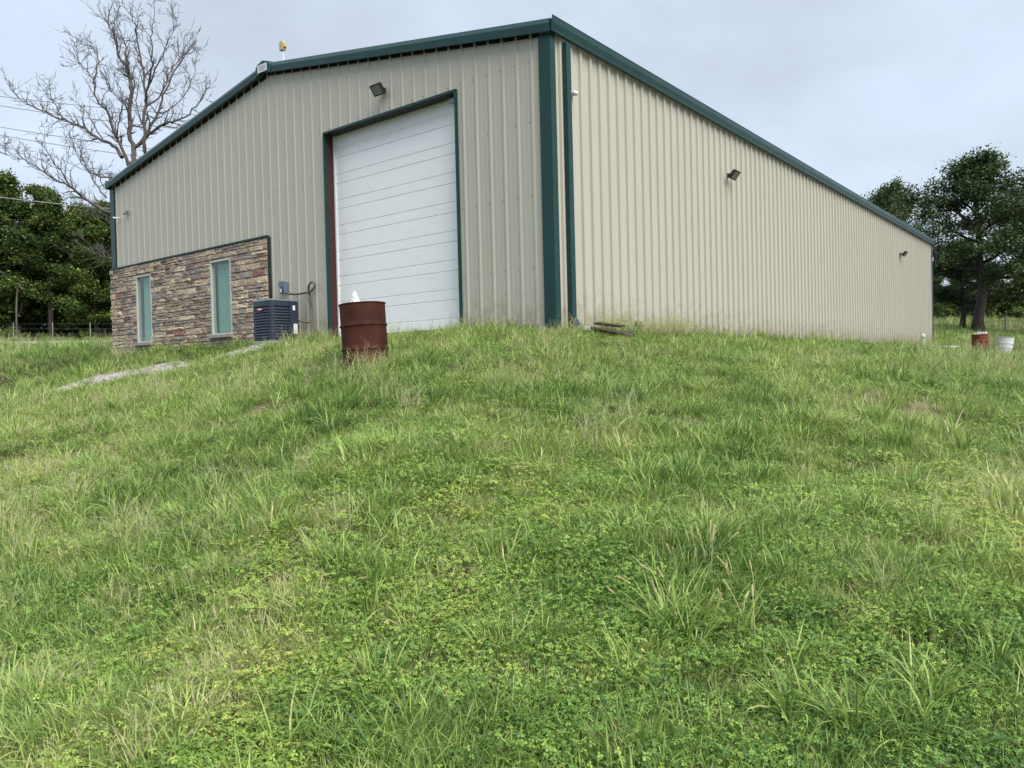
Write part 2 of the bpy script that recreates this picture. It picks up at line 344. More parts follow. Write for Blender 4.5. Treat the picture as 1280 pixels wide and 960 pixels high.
def H(x, y):
    x = np.asarray(x, float); y = np.asarray(y, float); sh = x.shape; x = x.ravel(); y = y.ravel()
    out = np.zeros(len(x))
    for i in range(0, len(x), 20000):
        xs, ys = x[i:i+20000], y[i:i+20000]
        xc = np.clip(xs, -100, 70); yc = np.clip(ys, -45, 115)
        d2 = (xc[:, None]-CT[None, :, 0])**2+(yc[:, None]-CT[None, :, 1])**2
        out[i:i+20000] = _tps(d2)@_W[:len(CT)]+_W[len(CT)]+_W[len(CT)+1]*xc+_W[len(CT)+2]*yc
    near = np.exp(-((x-2)**2+(y+4)**2)/400)
    out += near*((vnoise(x, y, 0.9)-0.5)*0.12+(vnoise(x, y, 2.6, 9)-0.5)*0.06)
    # keep the pad level under the building
    inside = (x > -15.0) & (x < -0.1) & (y > 0.2) & (y < 30.3)
    out = np.where(inside, np.minimum(out, -0.25), out)
    return out.reshape(sh)
def hz(x, y): return float(H(np.array([x]), np.array([y]))[0])
def ground_at(px, py, dmax=120):
    "where the photo pixel meets the ground"
    ds = np.concatenate([np.arange(1.5, 20, 0.05), np.arange(20, dmax, 0.4)])
    v = FW + RT*(px-640)/FPX - UP*(py-480)/FPX
    pts = CAM+ds[:, None]*v; h = H(pts[:, 0], pts[:, 1]); k = np.argmax(pts[:, 2] < h)
    return pts[k]
BARE = [(300, 520, 0.30), (318, 516, 0.25), (1085, 497, 0.45), (1140, 508, 0.4), (1030, 484, 0.3), (815, 425, 0.4), (790, 420, 0.3), (150, 735, 0.13), (340, 722, 0.14), (1065, 770, 0.10), (240, 780, 0.09), (880, 640, 0.14)]
BAREW = []
for (bx_, by_, br_) in BARE:
    q = ground_at(bx_, by_); BAREW.append((q[0], q[1], br_))
def bare(x, y):
    b = np.zeros(np.shape(x))
    for (cx, cy, r) in BAREW:
        d = np.sqrt((x-cx)**2+(y-cy)**2)/r + (vnoise(x, y, 5.0, 3)-0.5)*0.9
        b = np.maximum(b, np.clip(1.6-d, 0, 1))
    return b
def lines(lo, hi, step, far, g=1.12):
    a = list(np.arange(lo, hi+1e-6, step)); s = step; x = hi
    while x < far: s *= g; x += s; a.append(x)
    s = step; x = lo; b = []
    while x > -far: s *= g; x -= s; b.append(x)
    return np.array(b[::-1]+a)
gx = lines(-14, 13, 0.22, 900); gy = lines(-12, 14, 0.22, 900)
X, Y = np.meshgrid(gx, gy); Z = H(X, Y); nx_, ny_ = len(gx), len(gy)
gm = bpy.data.meshes.new('ground')
idx = np.arange(nx_*ny_).reshape(ny_, nx_)
gm.from_pydata(np.stack([X.ravel(), Y.ravel(), Z.ravel()], 1).tolist(), [], np.stack([idx[:-1, :-1].ravel(), idx[:-1, 1:].ravel(), idx[1:, 1:].ravel(), idx[1:, :-1].ravel()], 1).tolist())
gm.materials.append(M['ground']); gm.polygons.foreach_set('use_smooth', [True]*len(gm.polygons))
at_ = gm.attributes.new('bare', 'FLOAT', 'POINT'); at_.data.foreach_set('value', bare(X.ravel(), Y.ravel()))
go = bpy.data.objects.new('ground', gm); COL.objects.link(go); tag(go, kind='structure')

def strip(name, pts, width, matn, lift, step=0.5, rough=0.0):
    pts = [np.array(p[:2], float) for p in pts]; poly = []
    for a, b in zip(pts[:-1], pts[1:]):
        n = max(1, int(np.linalg.norm(b-a)/step)); poly += [a+(b-a)*i/n for i in range(n)]
    poly.append(pts[-1]); mb = MB(); K = 7
    for i, p in enumerate(poly):
        t = poly[min(i+1, len(poly)-1)]-poly[max(i-1, 0)]; t /= np.linalg.norm(t); nrm = np.array([-t[1], t[0]])
        for j in range(K):
            u = (j/(K-1)-0.5)*width*(1+rough*(float(vnoise(p[0], p[1], 1.3, j//4))-0.5)); q = p+nrm*u
            mb.v.append((q[0], q[1], hz(q[0], q[1])+lift))
    for i in range(len(poly)-1):
        for j in range(K-1): mb.f.append((i*K+j, i*K+j+1, (i+1)*K+j+1, (i+1)*K+j)); mb.m.append(0)
    o = fix_normals(mb.build(name, matn, smooth=True))
    if o.data.polygons[0].normal.z < 0: o.data.flip_normals()
    return o, poly
pp = [P(330, 437, 15.2), P(300, 441, 15.3), P(240, 457, 15.8), P(180, 468, 16.8), P(110, 482, 17.4), P(30, 499, 18), P(-120, 520, 20)]
path, PATH = strip('gravel_path', pp, 1.25, M['gravel'], 0.02, 0.4, 1.3); tag(path, kind='structure')
mb = MB(); rgv = np.random.RandomState(9)
for p in PATH:
    for _ in range(64):
        off = rgv.normal(size=2)*np.array([0.42, 0.42]); x, y = p[0]+off[0], p[1]+off[1]
        if hz(x, y) > 0.05: continue
        sz = rgv.uniform(0.012, 0.034); z = hz(x, y)+0.022+sz*0.3; a = rgv.rand()*6.28; c_, s_ = math.cos(a)*sz, math.sin(a)*sz; k = rgv.uniform(0.5, 0.9)
        mb.add([(x+c_, y+s_, z), (x-s_*k, y+c_*k, z), (x-c_, y-s_, z+0.2*sz), (x+s_*k, y-c_*k, z), (x+rgv.uniform(-.3, .3)*sz, y, z+sz*0.6), (x, y, z-sz*0.6)],
               [(0, 1, 4), (1, 2, 4), (2, 3, 4), (3, 0, 4), (1, 0, 5), (2, 1, 5), (3, 2, 5), (0, 3, 5)])
gs = mb.build('loose_gravel', M['gravel']); tag(gs, 'pale loose gravel scattered along the narrow path', 'gravel', kind='stuff')
rp = [P(-260, 436, 49), P(-120, 432, 49), P(0, 429, 49), P(60, 428.5, 49), P(130, 427.5, 50), P(260, 424, 53)]
road, ROAD = strip('road', rp, 5.0, M['gravel'], 0.03, 2.0); tag(road, kind='structure')

# ------------------------------------------------------------------ the metal building
W, LEN, EAVE, SL = 15.24, 30.78, 4.60, 0.1694
FT = 0.3048
def roofz(d): return EAVE + SL*min(max(d, 0), W-max(d, 0))
bld = empty('metal_building', (0, 0, 0))
tag(bld, 'large tan ribbed steel building with green trim on top of the grassy slope', 'building')
RIB = [(-0.036, 0.0), (-0.026, 0.044), (0.026, 0.044), (0.036, 0.0)]
RIBG = [(-0.040, 0.0), (-0.013, 0.017), (0.013, 0.017), (0.040, 0.0)]
def prof_points(u0, u1, off, rib=None, mh=0.0045):
    "ribbed sheet section between u0 and u1; major rib every foot starting at off"
    pts = []
    k0 = int(math.floor((u0-off)/FT))-1; k1 = int(math.ceil((u1-off)/FT))+1
    for k in range(k0, k1):
        c = off+k*FT
        for du, h in (rib or RIB): pts.append((c+du, h))
        for fr in (1/3, 2/3):
            for du, h in ((-0.024, 0), (-0.013, mh), (0.013, mh), (0.024, 0)): pts.append((c+FT*fr+du, h))
    pts.sort()
    def hh(u):
        for a, b in zip(pts[:-1], pts[1:]):
            if a[0] <= u <= b[0]: return a[1]+(b[1]-a[1])*(u-a[0])/max(1e-9, b[0]-a[0])
        return 0
    return [(u0, hh(u0))]+[p for p in pts if u0+1e-4 < p[0] < u1-1e-4]+[(u1, hh(u1))]
def sheet(name, u0, u1, off, zb, zt, place, parent, matn, rib=None, mh=0.0045):
    pr = prof_points(u0, u1, off, rib, mh); mb = MB(); n = len(pr)
    for (u, h) in pr: mb.v.append(place(u, h, zb))
    for (u, h) in pr: mb.v.append(place(u, h, zt(u)))
    for i in range(n-1): mb.f.append((i, i+1, n+i+1, n+i)); mb.m.append(0)
    return mb.build(name, matn, parent)
DX0, DX1, DZ = 2.05, 5.73, 4.20          # door opening: distance from the near corner, and its head
SX0, SX1, SZ = 7.76, 15.30, 2.33         # stone wainscot
gplace = lambda u, h, z: (-u, -h, z)
GOFF = 1.197*FT
cuts = sorted(set([0.0, W, DX0, DX1, SX0] + [GOFF+0.1+3*FT*k for k in range(0, 17)]))
cuts = [c for c in cuts if 0 <= c <= W]
cl = [cuts[0]]
for c in cuts[1:]:
    if c-cl[-1] > 0.06: cl.append(c)
RIDGE = W/2
for a, b in zip(cl[:-1], cl[1:]):
    m_ = (a+b)/2; zb = -0.10
    if DX0 <= m_ <= DX1: zb = DZ
    elif m_ > SX0: zb = SZ-0.06
    segs = [(a, b)] if not (a < RIDGE < b) else [(a, RIDGE), (RIDGE, b)]
    for (c, d) in segs:
        sheet('wall_panel', c, d, GOFF, zb, lambda u: roofz(u)+0.17, gplace, bld, M['tan'], RIBG, 0.002)
splace = lambda u, h, z: (h, u, z)
SOFF = 2.9957*FT-0.04
u = 0.0
while u < LEN-0.01:
    v = min(LEN, (SOFF+0.1+3*FT*(math.floor((u-SOFF-0.1)/(3*FT)+1e-6)+1)))
    sheet('wall_panel', u, v, SOFF, -0.12, lambda q: EAVE+0.08, splace, bld, M['tan']); u = v
# far gable, far side (not seen from here)
sheet('rear_wall', 0, W, GOFF, -0.1, lambda u: roofz(u)+0.06, lambda u, h, z: (-u, LEN+h, z), bld, M['tan'])
sheet('rear_wall', 0, LEN, SOFF, -0.1, lambda q: EAVE+0.08, lambda u, h, z: (-W-h, u, z), bld, M['tan'])
MB().box((-W+0.1, 0.10, -0.30), (-0.02, LEN-0.02, -0.02)).build('slab', M['concrete'], bld)
MB().box((-W-0.02, -0.03, -0.35), (-0.0, 0.10, -0.03)).build('slab_edge', M['concrete'], bld)
# roof: two ribbed planes
for sgn in (0, 1):
    mb = MB(); pr = prof_points(0.0-0.06, LEN+0.06, 0.1); n = len(pr)
    e0 = -0.13; 
    for (uu, h) in pr:
        mb.v.append((0.09 if sgn == 0 else -W-0.09, uu, EAVE+0.21+h-SL*0.09))
    for (uu, h) in pr: mb.v.append((-RIDGE, uu, EAVE+0.21+SL*RIDGE+h))
    for i in range(n-1): mb.f.append((i, i+1, n+i+1, n+i)); mb.m.append(0)
    fix_normals(mb.build('roof', M['greenlight'], bld))
# rake trim along both slopes of the gable
rk = [(0.125, 0.015), (0.142, 0.015), (0.150, 0.150), (0.095, 0.245), (-0.12, 0.255), (-0.12, 0.235), (0.085, 0.228), (0.132, 0.145)]
def rake(x0, z0, x1, z1, y=0.0, s=-1):
    o = MB().prism(rk, (x0, y, z0), (x1, y, z1), (0, s, 0), (0, 0, 1)).build('rake_trim', M['green'], bld); fix_normals(o); bevel(o, 0.006)
rake(0.10, EAVE-SL*0.10, -RIDGE+0.10, EAVE+SL*(RIDGE-0.10)); rake(-W-0.10, EAVE-SL*0.10, -RIDGE-0.10, EAVE+SL*(RIDGE-0.10))
rake(0.10, EAVE-SL*0.10, -RIDGE, EAVE+SL*RIDGE, LEN, 1); rake(-W-0.10, EAVE-SL*0.10, -RIDGE, EAVE+SL*RIDGE, LEN, 1)
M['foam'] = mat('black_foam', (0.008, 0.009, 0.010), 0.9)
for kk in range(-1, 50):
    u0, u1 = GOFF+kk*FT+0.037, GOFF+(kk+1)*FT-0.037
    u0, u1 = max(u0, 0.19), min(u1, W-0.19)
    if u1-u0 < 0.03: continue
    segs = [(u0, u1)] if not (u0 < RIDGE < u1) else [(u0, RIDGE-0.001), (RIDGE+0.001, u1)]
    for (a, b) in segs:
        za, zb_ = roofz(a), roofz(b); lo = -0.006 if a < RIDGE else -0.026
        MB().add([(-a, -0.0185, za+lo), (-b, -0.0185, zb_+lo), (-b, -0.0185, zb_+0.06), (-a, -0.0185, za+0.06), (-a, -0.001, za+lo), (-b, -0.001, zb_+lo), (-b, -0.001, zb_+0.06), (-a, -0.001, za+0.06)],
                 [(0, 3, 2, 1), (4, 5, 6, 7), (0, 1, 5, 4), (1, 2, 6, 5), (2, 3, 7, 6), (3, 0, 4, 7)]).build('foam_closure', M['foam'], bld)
# ridge cap with end plate and maker's plate
mb = MB()
zr = EAVE+SL*RIDGE
capf = [(-0.26, 0.0-SL*0.26+0.01), (0, 0.045), (0.26, -SL*0.26+0.01), (0.26, -SL*0.26+0.21), (0.18, 0.235), (0, 0.285), (-0.18, 0.235), (-0.26, -SL*0.26+0.21)]
o = MB().prism(capf, (-RIDGE, -0.170, zr), (-RIDGE, -0.05, zr), (1, 0, 0), (0, 0, 1)).build('ridge_end_cap', M['green'], bld); fix_normals(o); bevel(o, 0.01)
pl = MB().prism([(-0.17, 0.035), (0.17, 0.035), (0.17, 0.20), (-0.17, 0.20)], (-RIDGE, -0.177, zr), (-RIDGE, -0.172, zr), (1, 0, 0), (0, 0, 1)).build('name_plate', M['sticker'], o); fix_normals(pl)
for zz in (0.075, 0.115, 0.15):
    tp = MB().box((-RIDGE-0.12, -0.1795, zr+zz), (-RIDGE+0.12, -0.1775, zr+zz+0.012)).build('print_line', M['aclid'], o)
rc = MB().prism([(-0.3, 0.21-SL*0.3+0.03), (0, 0.30), (0.3, 0.21-SL*0.3+0.03), (0.3, 0.21-SL*0.3+0.05), (0, 0.32), (-0.3, 0.21-SL*0.3+0.05)], (-RIDGE, -0.02, zr), (-RIDGE, LEN, zr), (1, 0, 0), (0, 0, 1)).build('ridge_cap', M['greenlight'], bld); fix_normals(rc)
# eave gutters
gut = [(0.070, 0.0), (0.125, 0.0), (0.135, 0.05), (0.158, 0.13), (0.158, 0.225), (0.165, 0.238), (0.145, 0.246), (0.140, 0.20), (0.070, 0.05)]
def gutter(x, s):
    k = 0; yy = -0.11
    while yy < LEN+0.1:
        y1 = min(yy+6.1, LEN+0.1)
        o = MB().prism(gut, (x, yy, EAVE+0.02), (x, y1-0.004, EAVE+0.02), (s, 0, 0), (0, 0, 1)).build('gutter', M['green'], bld); fix_normals(o); bevel(o, 0.005); yy = y1
gutter(0, 1); gutter(-W, -1)
# corner trims: folded plates
def corner(x, y, sx, sy, z0=-0.12, zt=None):
    "leg a lies on the gable face, leg b on the side face"
    zt = zt or EAVE+0.04
    a = [(0.042, -0.0)]  # unused start
    o1 = MB().box((min(x+sx*0.046, x-sx*0.175), min(y+sy*0.040, y+sy*0.046), z0), (max(x+sx*0.046, x-sx*0.175), max(y+sy*0.040, y+sy*0.046), zt)).build('corner_trim', M['green'], bld)
    o2 = MB().box((min(x+sx*0.040, x+sx*0.046), min(y+sy*0.0395, y-sy*0.10), z0), (max(x+sx*0.040, x+sx*0.046), max(y+sy*0.0395, y-sy*0.10), zt)).build('corner_trim', M['green'], bld)
    # returned hems
    MB().box((min(x-sx*0.175, x-sx*0.185), min(y+sy*0.005, y+sy*0.046), z0), (max(x-sx*0.1755, x-sx*0.185), max(y+sy*0.005, y+sy*0.046), zt)).build('corner_trim', M['green'], bld)
corner(0, 0, 1, -1); corner(-W, 0, -1, -1, SZ-0.02); corner(0, LEN, 1, 1); corner(-W, LEN, -1, 1)
# downspout at the near corner
dsp = MB().box((0.05, 0.30, 0.04), (0.135, 0.43, EAVE-0.03)).build('downspout', M['green'], bld); bevel(dsp, 0.012)
elb = MB().prism([(0.05, 0.0), (0.135, 0.0), (0.21, -0.12), (0.15, -0.16), (0.05, -0.06)], (0, 0.302, 0.05), (0, 0.428, 0.05), (1, 0, 0), (0, 0, 1)).build('elbow', M['green'], dsp); fix_normals(elb)
# door opening trim, jambs and sectional door
DREC = 0.24
dt = 0.038
def dbox(name, a, b, m): return MB().box(a, b).build(name, m, bld)
dbox('door_trim', (-DX1-0.022, -0.05, -0.15), (-DX1+0.012, -0.035, DZ+0.028), M['green'])
dbox('door_trim', (-DX0-0.010, -0.05, -0.15), (-DX0+0.026, -0.035, DZ+0.028), M['green'])
dbox('door_trim', (-DX1+0.0125, -0.05, DZ-0.012), (-DX0-0.0125, -0.035, DZ+0.028), M['green'])
dbox('jamb', (-DX1-0.03, -0.0345, -0.15), (-DX1, 0.03, DZ+0.03), M['green'])
dbox('jamb', (-DX1-0.05, 0.0305, -0.15), (-DX1+0.003, DREC+0.1, DZ+0.03), M['primer'])
dbox('jamb', (-DX0, -0.0345, -0.15), (-DX0+0.03, DREC+0.1, DZ+0.03), M['green'])
dbox('header', (-DX1+0.0035, -0.0345, DZ), (-DX0-0.001, DREC+0.1, DZ+0.03), M['header'])
od = empty('overhead_door', (0, 0, 0)); od.parent = bld
secH = 0.5335; zz = 0.0; k = 0
while zz < DZ:
    z1 = min(zz+secH, DZ+0.02); g = zz+secH*0.365
    x0, x1, y = -DX1+0.006, -DX0-0.003, DREC
    prof = [(0.003, zz+0.001), (0.012, zz+0.011), (0.012, g-0.011), (0.002, g-0.004), (0.002, g+0.004), (0.012, g+0.011), (0.012, z1-0.011), (0.003, z1-0.001), (-0.04, z1-0.002), (-0.04, zz+0.002)]
    prof = [(a, min(b, DZ+0.02)) for a, b in prof]
    o = MB().prism(prof, (x0, y, 0), (x1, y, 0), (0, -1, 0), (0, 0, 1)).build('door_section', M['white'], od); fix_normals(o)
    zz += secH; k += 1
MB().box((-DX1+0.02, DREC+0.04, -0.05), (-DX0-0.02, DREC+0.06, DZ+0.05)).build('door_backing', M['interior'], od)
MB().box((-DX1+0.006, DREC-0.03, -0.03), (-DX0-0.006, DREC+0.01, 0.004)).build('bottom_seal', M['dark'], od)
# white stop moulding at the door's left edge
MB().box((-DX1+0.0035, DREC-0.045, 0.0), (-DX1+0.045, DREC-0.014, DZ-0.001)).build('door_stop', M['white'], od)
MB().box((-DX0-0.30, DREC-0.12, DZ-0.10), (-DX0-0.06, DREC-0.02, DZ-0.03)).build('opener_bracket', M['galv'], od)
# screw rows
mb = MB()
def screw(c, n, s=0.012):
    a = [c[i]-s/2 for i in range(3)]; b = [c[i]+s/2 for i in range(3)]; mb.box(a, b)
for zz in (0.9, 2.1, 3.3, 4.3, 5.2):
    for kk in range(50):
        uu = GOFF+kk*FT+0.06
        if zz > roofz(uu)-0.05 or (DX0-0.1 < uu < DX1+0.1 and zz < DZ+.1) or (uu > SX0-0.1 and zz < SZ+.1): continue
        screw((-uu, -0.004, zz), 0)
for zz in (0.9, 2.1, 3.3, 4.4):
    for kk in range(100):
        screw((0.004, SOFF+kk*FT+0.06, zz), 0)
tag(mb.build('screws', M['aclid'], bld), kind='stuff')

# stone wainscot: backing with two openings, then single stones
WIN = [(-13.87, -13.05, 0.20, 2.02), (-10.14, -9.26, 0.235, 2.03)]
VT = 0.05
wain = empty('stone_wainscot'); wain.parent = bld
mb = MB(); xs = [-SX1-0.02, WIN[0][0], WIN[0][1], WIN[1][0], WIN[1][1], -SX0]
for i in range(5):
    if i in (1, 3):
        wv = WIN[i//2]; mb.box((xs[i], -VT, -0.30), (xs[i+1], 0.0, wv[2])); mb.box((xs[i], -VT, wv[3]), (xs[i+1], 0.0, SZ))
    else: mb.box((xs[i], -VT, -0.30), (xs[i+1], 0.0, SZ))
mb.build('mortar_backing', M['mortar'], wain)
rs = random.Random(11)
stones = []
def lay(x0, x1, z0, z1, y):
    "courses of ledge stone filling a rectangle; windows are skipped"
    z = z0
    while z < z1-0.02:
        h = rs.choice([0.075, 0.095, 0.11, 0.125, 0.14, 0.165]);
        if z1-(z+h) < 0.06: h = z1-z
        x = x0-rs.random()*0.2
        while x < x1:
            l = rs.uniform(0.16, 0.30) if h < 0.1 else rs.uniform(0.20, 0.55)
            if rs.random() < 0.16: l *= 0.55
            a, b = max(x, x0), min(x+l, x1)
            if x1-b < 0.09: b = x1
            parts = [(a, b)]
            for (wx0, wx1, wz0, wz1) in WIN:
                if z < wz1+0.05 and z+h > wz0-0.07:
                    np_ = []
                    for (p0, p1) in parts:
                        if p1 <= wx0-0.005 or p0 >= wx1+0.005: np_.append((p0, p1))
                        else:
                            if z+h-(wz1+0.012) > 0.03: stones.append((max(p0, wx0), min(p1, wx1), max(z, wz1+0.012), z+h))
                            if (wz0-0.078)-z > 0.03: stones.append((max(p0, wx0), min(p1, wx1), z, min(z+h, wz0-0.078)))
                            if wx0-0.005-p0 > 0.05: np_.append((p0, wx0-0.005))
                            if p1-wx1-0.005 > 0.05: np_.append((wx1+0.005, p1))
                    parts = np_
            for (p0, p1) in parts:
                zz0, zz1 = z, z+h
                for (wx0, wx1, wz0, wz1) in WIN:
                    pass
                if h > 0.12 and (p1-p0) > 0.2 and rs.random() < 0.4:
                    f = rs.uniform(0.4, 0.6); stones.append((p0, p1, zz0, zz0+h*f)); stones.append((p0, p1, zz0+h*f, zz1))
                else: stones.append((p0, p1, zz0, zz1))
            x = b if b == x1 else x+l
            if b == x1: break
        z += h
lay(-SX1-0.06, -SX0-0.02, -0.10, SZ-0.015, -VT)
def stone_mesh(a, b, z0, z1):
    g = 0.006; a += g; b -= g; z0 += g; z1 -= g
    d = rs.uniform(0.018, 0.045); n = 4 if b-a > 0.25 else 3; vsx = []; f = []
    j = lambda s: rs.uniform(-s, s)
    # outer ring at the wall, ring near the face, face with a ridge of points
    ring = [(a, z0)]+[(a+(b-a)*i/n, z0+j(.006)) for i in range(1, n)]+[(b, z0), (b+j(.004), (z0+z1)/2), (b, z1)]+[(b-(b-a)*i/n, z1+j(.006)) for i in range(1, n)]+[(a, z1), (a+j(.004), (z0+z1)/2)]
    k = len(ring); cx, cz = (a+b)/2, (z0+z1)/2
    mbs = MB()
    for (x, z) in ring: mbs.v.append((x, -VT+0.004, z))
    for (x, z) in ring: mbs.v.append((x+(cx-x)*0.03, -VT-d*0.72+j(.008), z+(cz-z)*0.06))
    for (x, z) in ring: mbs.v.append((x+(cx-x)*0.22, -VT-d+j(.012), z+(cz-z)*0.32))
    for r_ in range(2):
        for i in range(k): mbs.f.append((r_*k+i, r_*k+(i+1) % k, (r_+1)*k+(i+1) % k, (r_+1)*k+i)); mbs.m.append(0)
    mbs.f.append(tuple(range(2*k, 3*k))); mbs.m.append(0)
    return mbs
stones.sort(key=lambda s: -(s[1]-s[0])*(s[3]-s[2]))
rest = MB(); restc = []
for i, s in enumerate(stones):
    ms = stone_mesh(*s); c = rs.random()
    if i < 300:
        o = ms.build('stone', M['stone'], wain); a = o.data.attributes.new('sc', 'FLOAT', 'POINT'); a.data.foreach_set('value', [c]*len(ms.v))
    else:
        rest.add(ms.v, ms.f); restc += [c]*len(ms.v)
o = rest.build('small_stones', M['stone'], wain); a = o.data.attributes.new('sc', 'FLOAT', 'POINT'); a.data.foreach_set('value', restc); tag(o, kind='stuff')
print('STONES', len(stones))
MB().box((-SX1-0.02, -VT-0.05, SZ), (-SX0+0.02, -0.036, SZ+0.03)).build('wainscot_trim', M['green'], wain)
MB().box((-SX0-0.004, -VT-0.025, -0.1), (-SX0+0.018, 0.0, SZ-0.001)).build('wainscot_trim', M['header'], wain)
# windows
for wi, (x0, x1, z0, z1) in enumerate(WIN):
    wn = empty('window'); wn.parent = bld
    fw_ = 0.042
    fr = MB()
    fr.box((x0, -0.078, z0), (x0+fw_, 0.03, z1)); fr.box((x1-fw_, -0.078, z0), (x1, 0.03, z1))
    fr.box((x0+fw_, -0.078, z1-fw_), (x1-fw_, 0.03, z1)); fr.box((x0+fw_, -0.078, z0), (x1-fw_, 0.03, z0+fw_))
    fr.build('frame', M['vinyl'], wn)
    MB().box((x0-0.03, -0.16, z0-0.07), (x1+0.03, -0.03, z0-0.002)).build('sill', M['concrete'], wn)
    MB().box((x0+fw_-0.005, -0.035, z0+fw_-0.005), (x1-fw_+0.005, -0.03, z1-fw_+0.005)).build('pane', M['glass'], wn)
    rv = MB(); rv.box((x0, 0.12, z0), (x1, 0.14, z1)); rv.box((x0-0.02, 0.031, z0), (x0, 0.14, z1)); rv.box((x1, 0.031, z0), (x1+0.02, 0.14, z1)); rv.box((x0, 0.031, z1), (x1, 0.14, z1+0.02)); rv.box((x0, 0.031, z0-0.02), (x1, 0.14, z0))
    rv.build('reveal', M['interior'], wn)
    cu = MB(); n = 40; a, b = (x0+0.075, x1-0.01) if wi == 1 else (x0+0.14, x1-0.05); zb = z0+0.07
    for r_ in range(9):
        for i in range(n+1):
            t = i/n; s = r_/8; amp = 0.007 if wi == 1 else 0.024
            yy = 0.075+amp*math.sin(t*(34 if wi == 1 else 21)+s*2*math.sin(t*5))+0.012*s*math.sin(t*9+1)
            xx = a+(b-a)*t-(0.05*(s**2)*(1-t) if wi == 0 else 0)
            cu.v.append((xx, yy, z1-0.07-(z1-0.07-zb)*s))
    for r_ in range(8):
        for i in range(n): q = r_*(n+1)+i; cu.f.append((q, q+1, q+n+2, q+n+1)); cu.m.append(0)
    cu.build('curtain', M['curtain'], wn, smooth=True)

# ------------------------------------------------------------------ flood lights and small fittings
def flood(loc, rz, tilt, label, s=1.0, turn=0.0):
    t = empty('flood_light', loc, rz); t.scale = (s, s, s)      # local: wall at y=0, out along -y
    tag(t, label, 'light', 'flood lights on the walls')
    MB().box((-0.06, -0.03, -0.06), (0.06, 0.0, 0.06)).build('mount_plate', M['dark'], t)
    ar = MB(); ar.tube([(0, -0.03, 0), (0, -0.10, 0.0)], 0.025, 10); ar.box((-0.15, -0.13, -0.02), (0.15, -0.10, 0.02)); ar.build('bracket', M['dark'], t)
    Mx = Matrix.Translation((0, -0.20, -0.01)) @ Matrix.Rotation(turn, 4, 'Z') @ Matrix.Rotation(tilt, 4, 'X')
    h = MB(); h.obox(Mx, (-0.17, -0.03, -0.13), (0.17, 0.03, 0.13))
    for i in range(-5, 6): h.obox(Mx, (i*0.028-0.005, 0.029, -0.10), (i*0.028+0.005, 0.055, 0.10))
    ho = h.build('housing', M['dark'], t)
    MB().obox(Mx, (-0.145, -0.037, -0.105), (0.145, -0.0305, 0.105)).build('lens', M['lens'], t)
    for sgn in (-1, 1): MB().obox(Mx, (sgn*0.158-0.012, -0.042, -0.13), (sgn*0.158+0.012, -0.0305, 0.13)).build('bezel', M['dark'], t)
    for sgn in (-1, 1): MB().obox(Mx, (-0.145, -0.042, sgn*0.118-0.012), (0.145, -0.0305, sgn*0.118+0.012)).build('bezel', M['dark'], t)
    return t
g = on_gable(482, 116)
flood((g[0], -0.034, g[2]+0.02), 0, R(38), 'black flood light above the white overhead door', 0.82)
flood((0.034, 7.0, 3.60), R(90), R(38), 'larger looking black flood light midway along the ribbed side wall', 0.85)
flood((0.034, 24.3, 3.55), R(90), R(38), 'smaller looking black flood light near the far end of the ribbed side wall', 0.85)
# little white camera by the left corner, hook light beside it, sensor by the downspout
g = on_gable(149, 273.5); c = empty('security_camera', (g[0]+0.1, -0.034, g[2])); c.scale = (0.7, 0.7, 0.7); tag(c, 'tiny white camera by the green trim of the left corner', 'camera')
MB().tube([(0, 0, 0), (0, -0.06, 0)], 0.035, 12).build('base', M['sticker'], c); MB().tube([(0, -0.06, 0), (-0.05, -0.12, 0.0), (-0.12, -0.20, 0.0)], [0.012, 0.035, 0.038], 12).build('body', M['sticker'], c)
g = on_gable(161.5, 266); c = empty('wall_sensor', (g[0], -0.034, g[2])); tag(c, 'small dark sensor high on the gable wall near the left corner', 'sensor')
MB().box((-0.04, -0.05, -0.05), (0.04, 0, 0.05)).build('base', M['aclid'], c); MB().tube([(0, -0.05, 0), (0, -0.11, -0.05)], 0.035, 10).build('head', M['aclid'], c)
c = empty('wall_sensor', (0.005, 0.56, 3.80)); tag(c, 'small white sensor on the side wall beside the downspout', 'sensor')
MB().box((0, -0.04, -0.05), (0.04, 0.04, 0.05)).build('base', M['sticker'], c); MB().tube([(0.04, 0, 0), (0.10, 0.0, 0.0), (0.15, 0.02, -0.02)], [0.03, 0.045, 0.03], 12).build('head', M['sticker'], c)
# antenna on the ridge
qa = on_gable(355, 77, 0.8); qb = on_gable(354, 63, 0.8); hb = qb[2]-qa[2]
an = empty('roof_antenna', (qb[0], 0.8, qa[2])); tag(an, 'small yellowed box antenna on a thin white pole above the roof ridge', 'antenna')
MB().tube([(0, 0, -0.35), (0, 0, hb)], 0.018, 8).build('pole', M['sticker'], an)
o = MB().box((-0.09, -0.05, hb), (0.05, 0.05, hb+0.20)).build('box', M['yellowbox'], an); bevel(o, 0.008)
MB().box((0.051, -0.04, hb+0.06), (0.095, 0.04, hb+0.13)).build('side_module', M['yellowbox'], an)
MB().box((-0.04, -0.03, hb+0.2005), (0.01, 0.03, hb+0.225)).build('cap', M['sticker'], an)

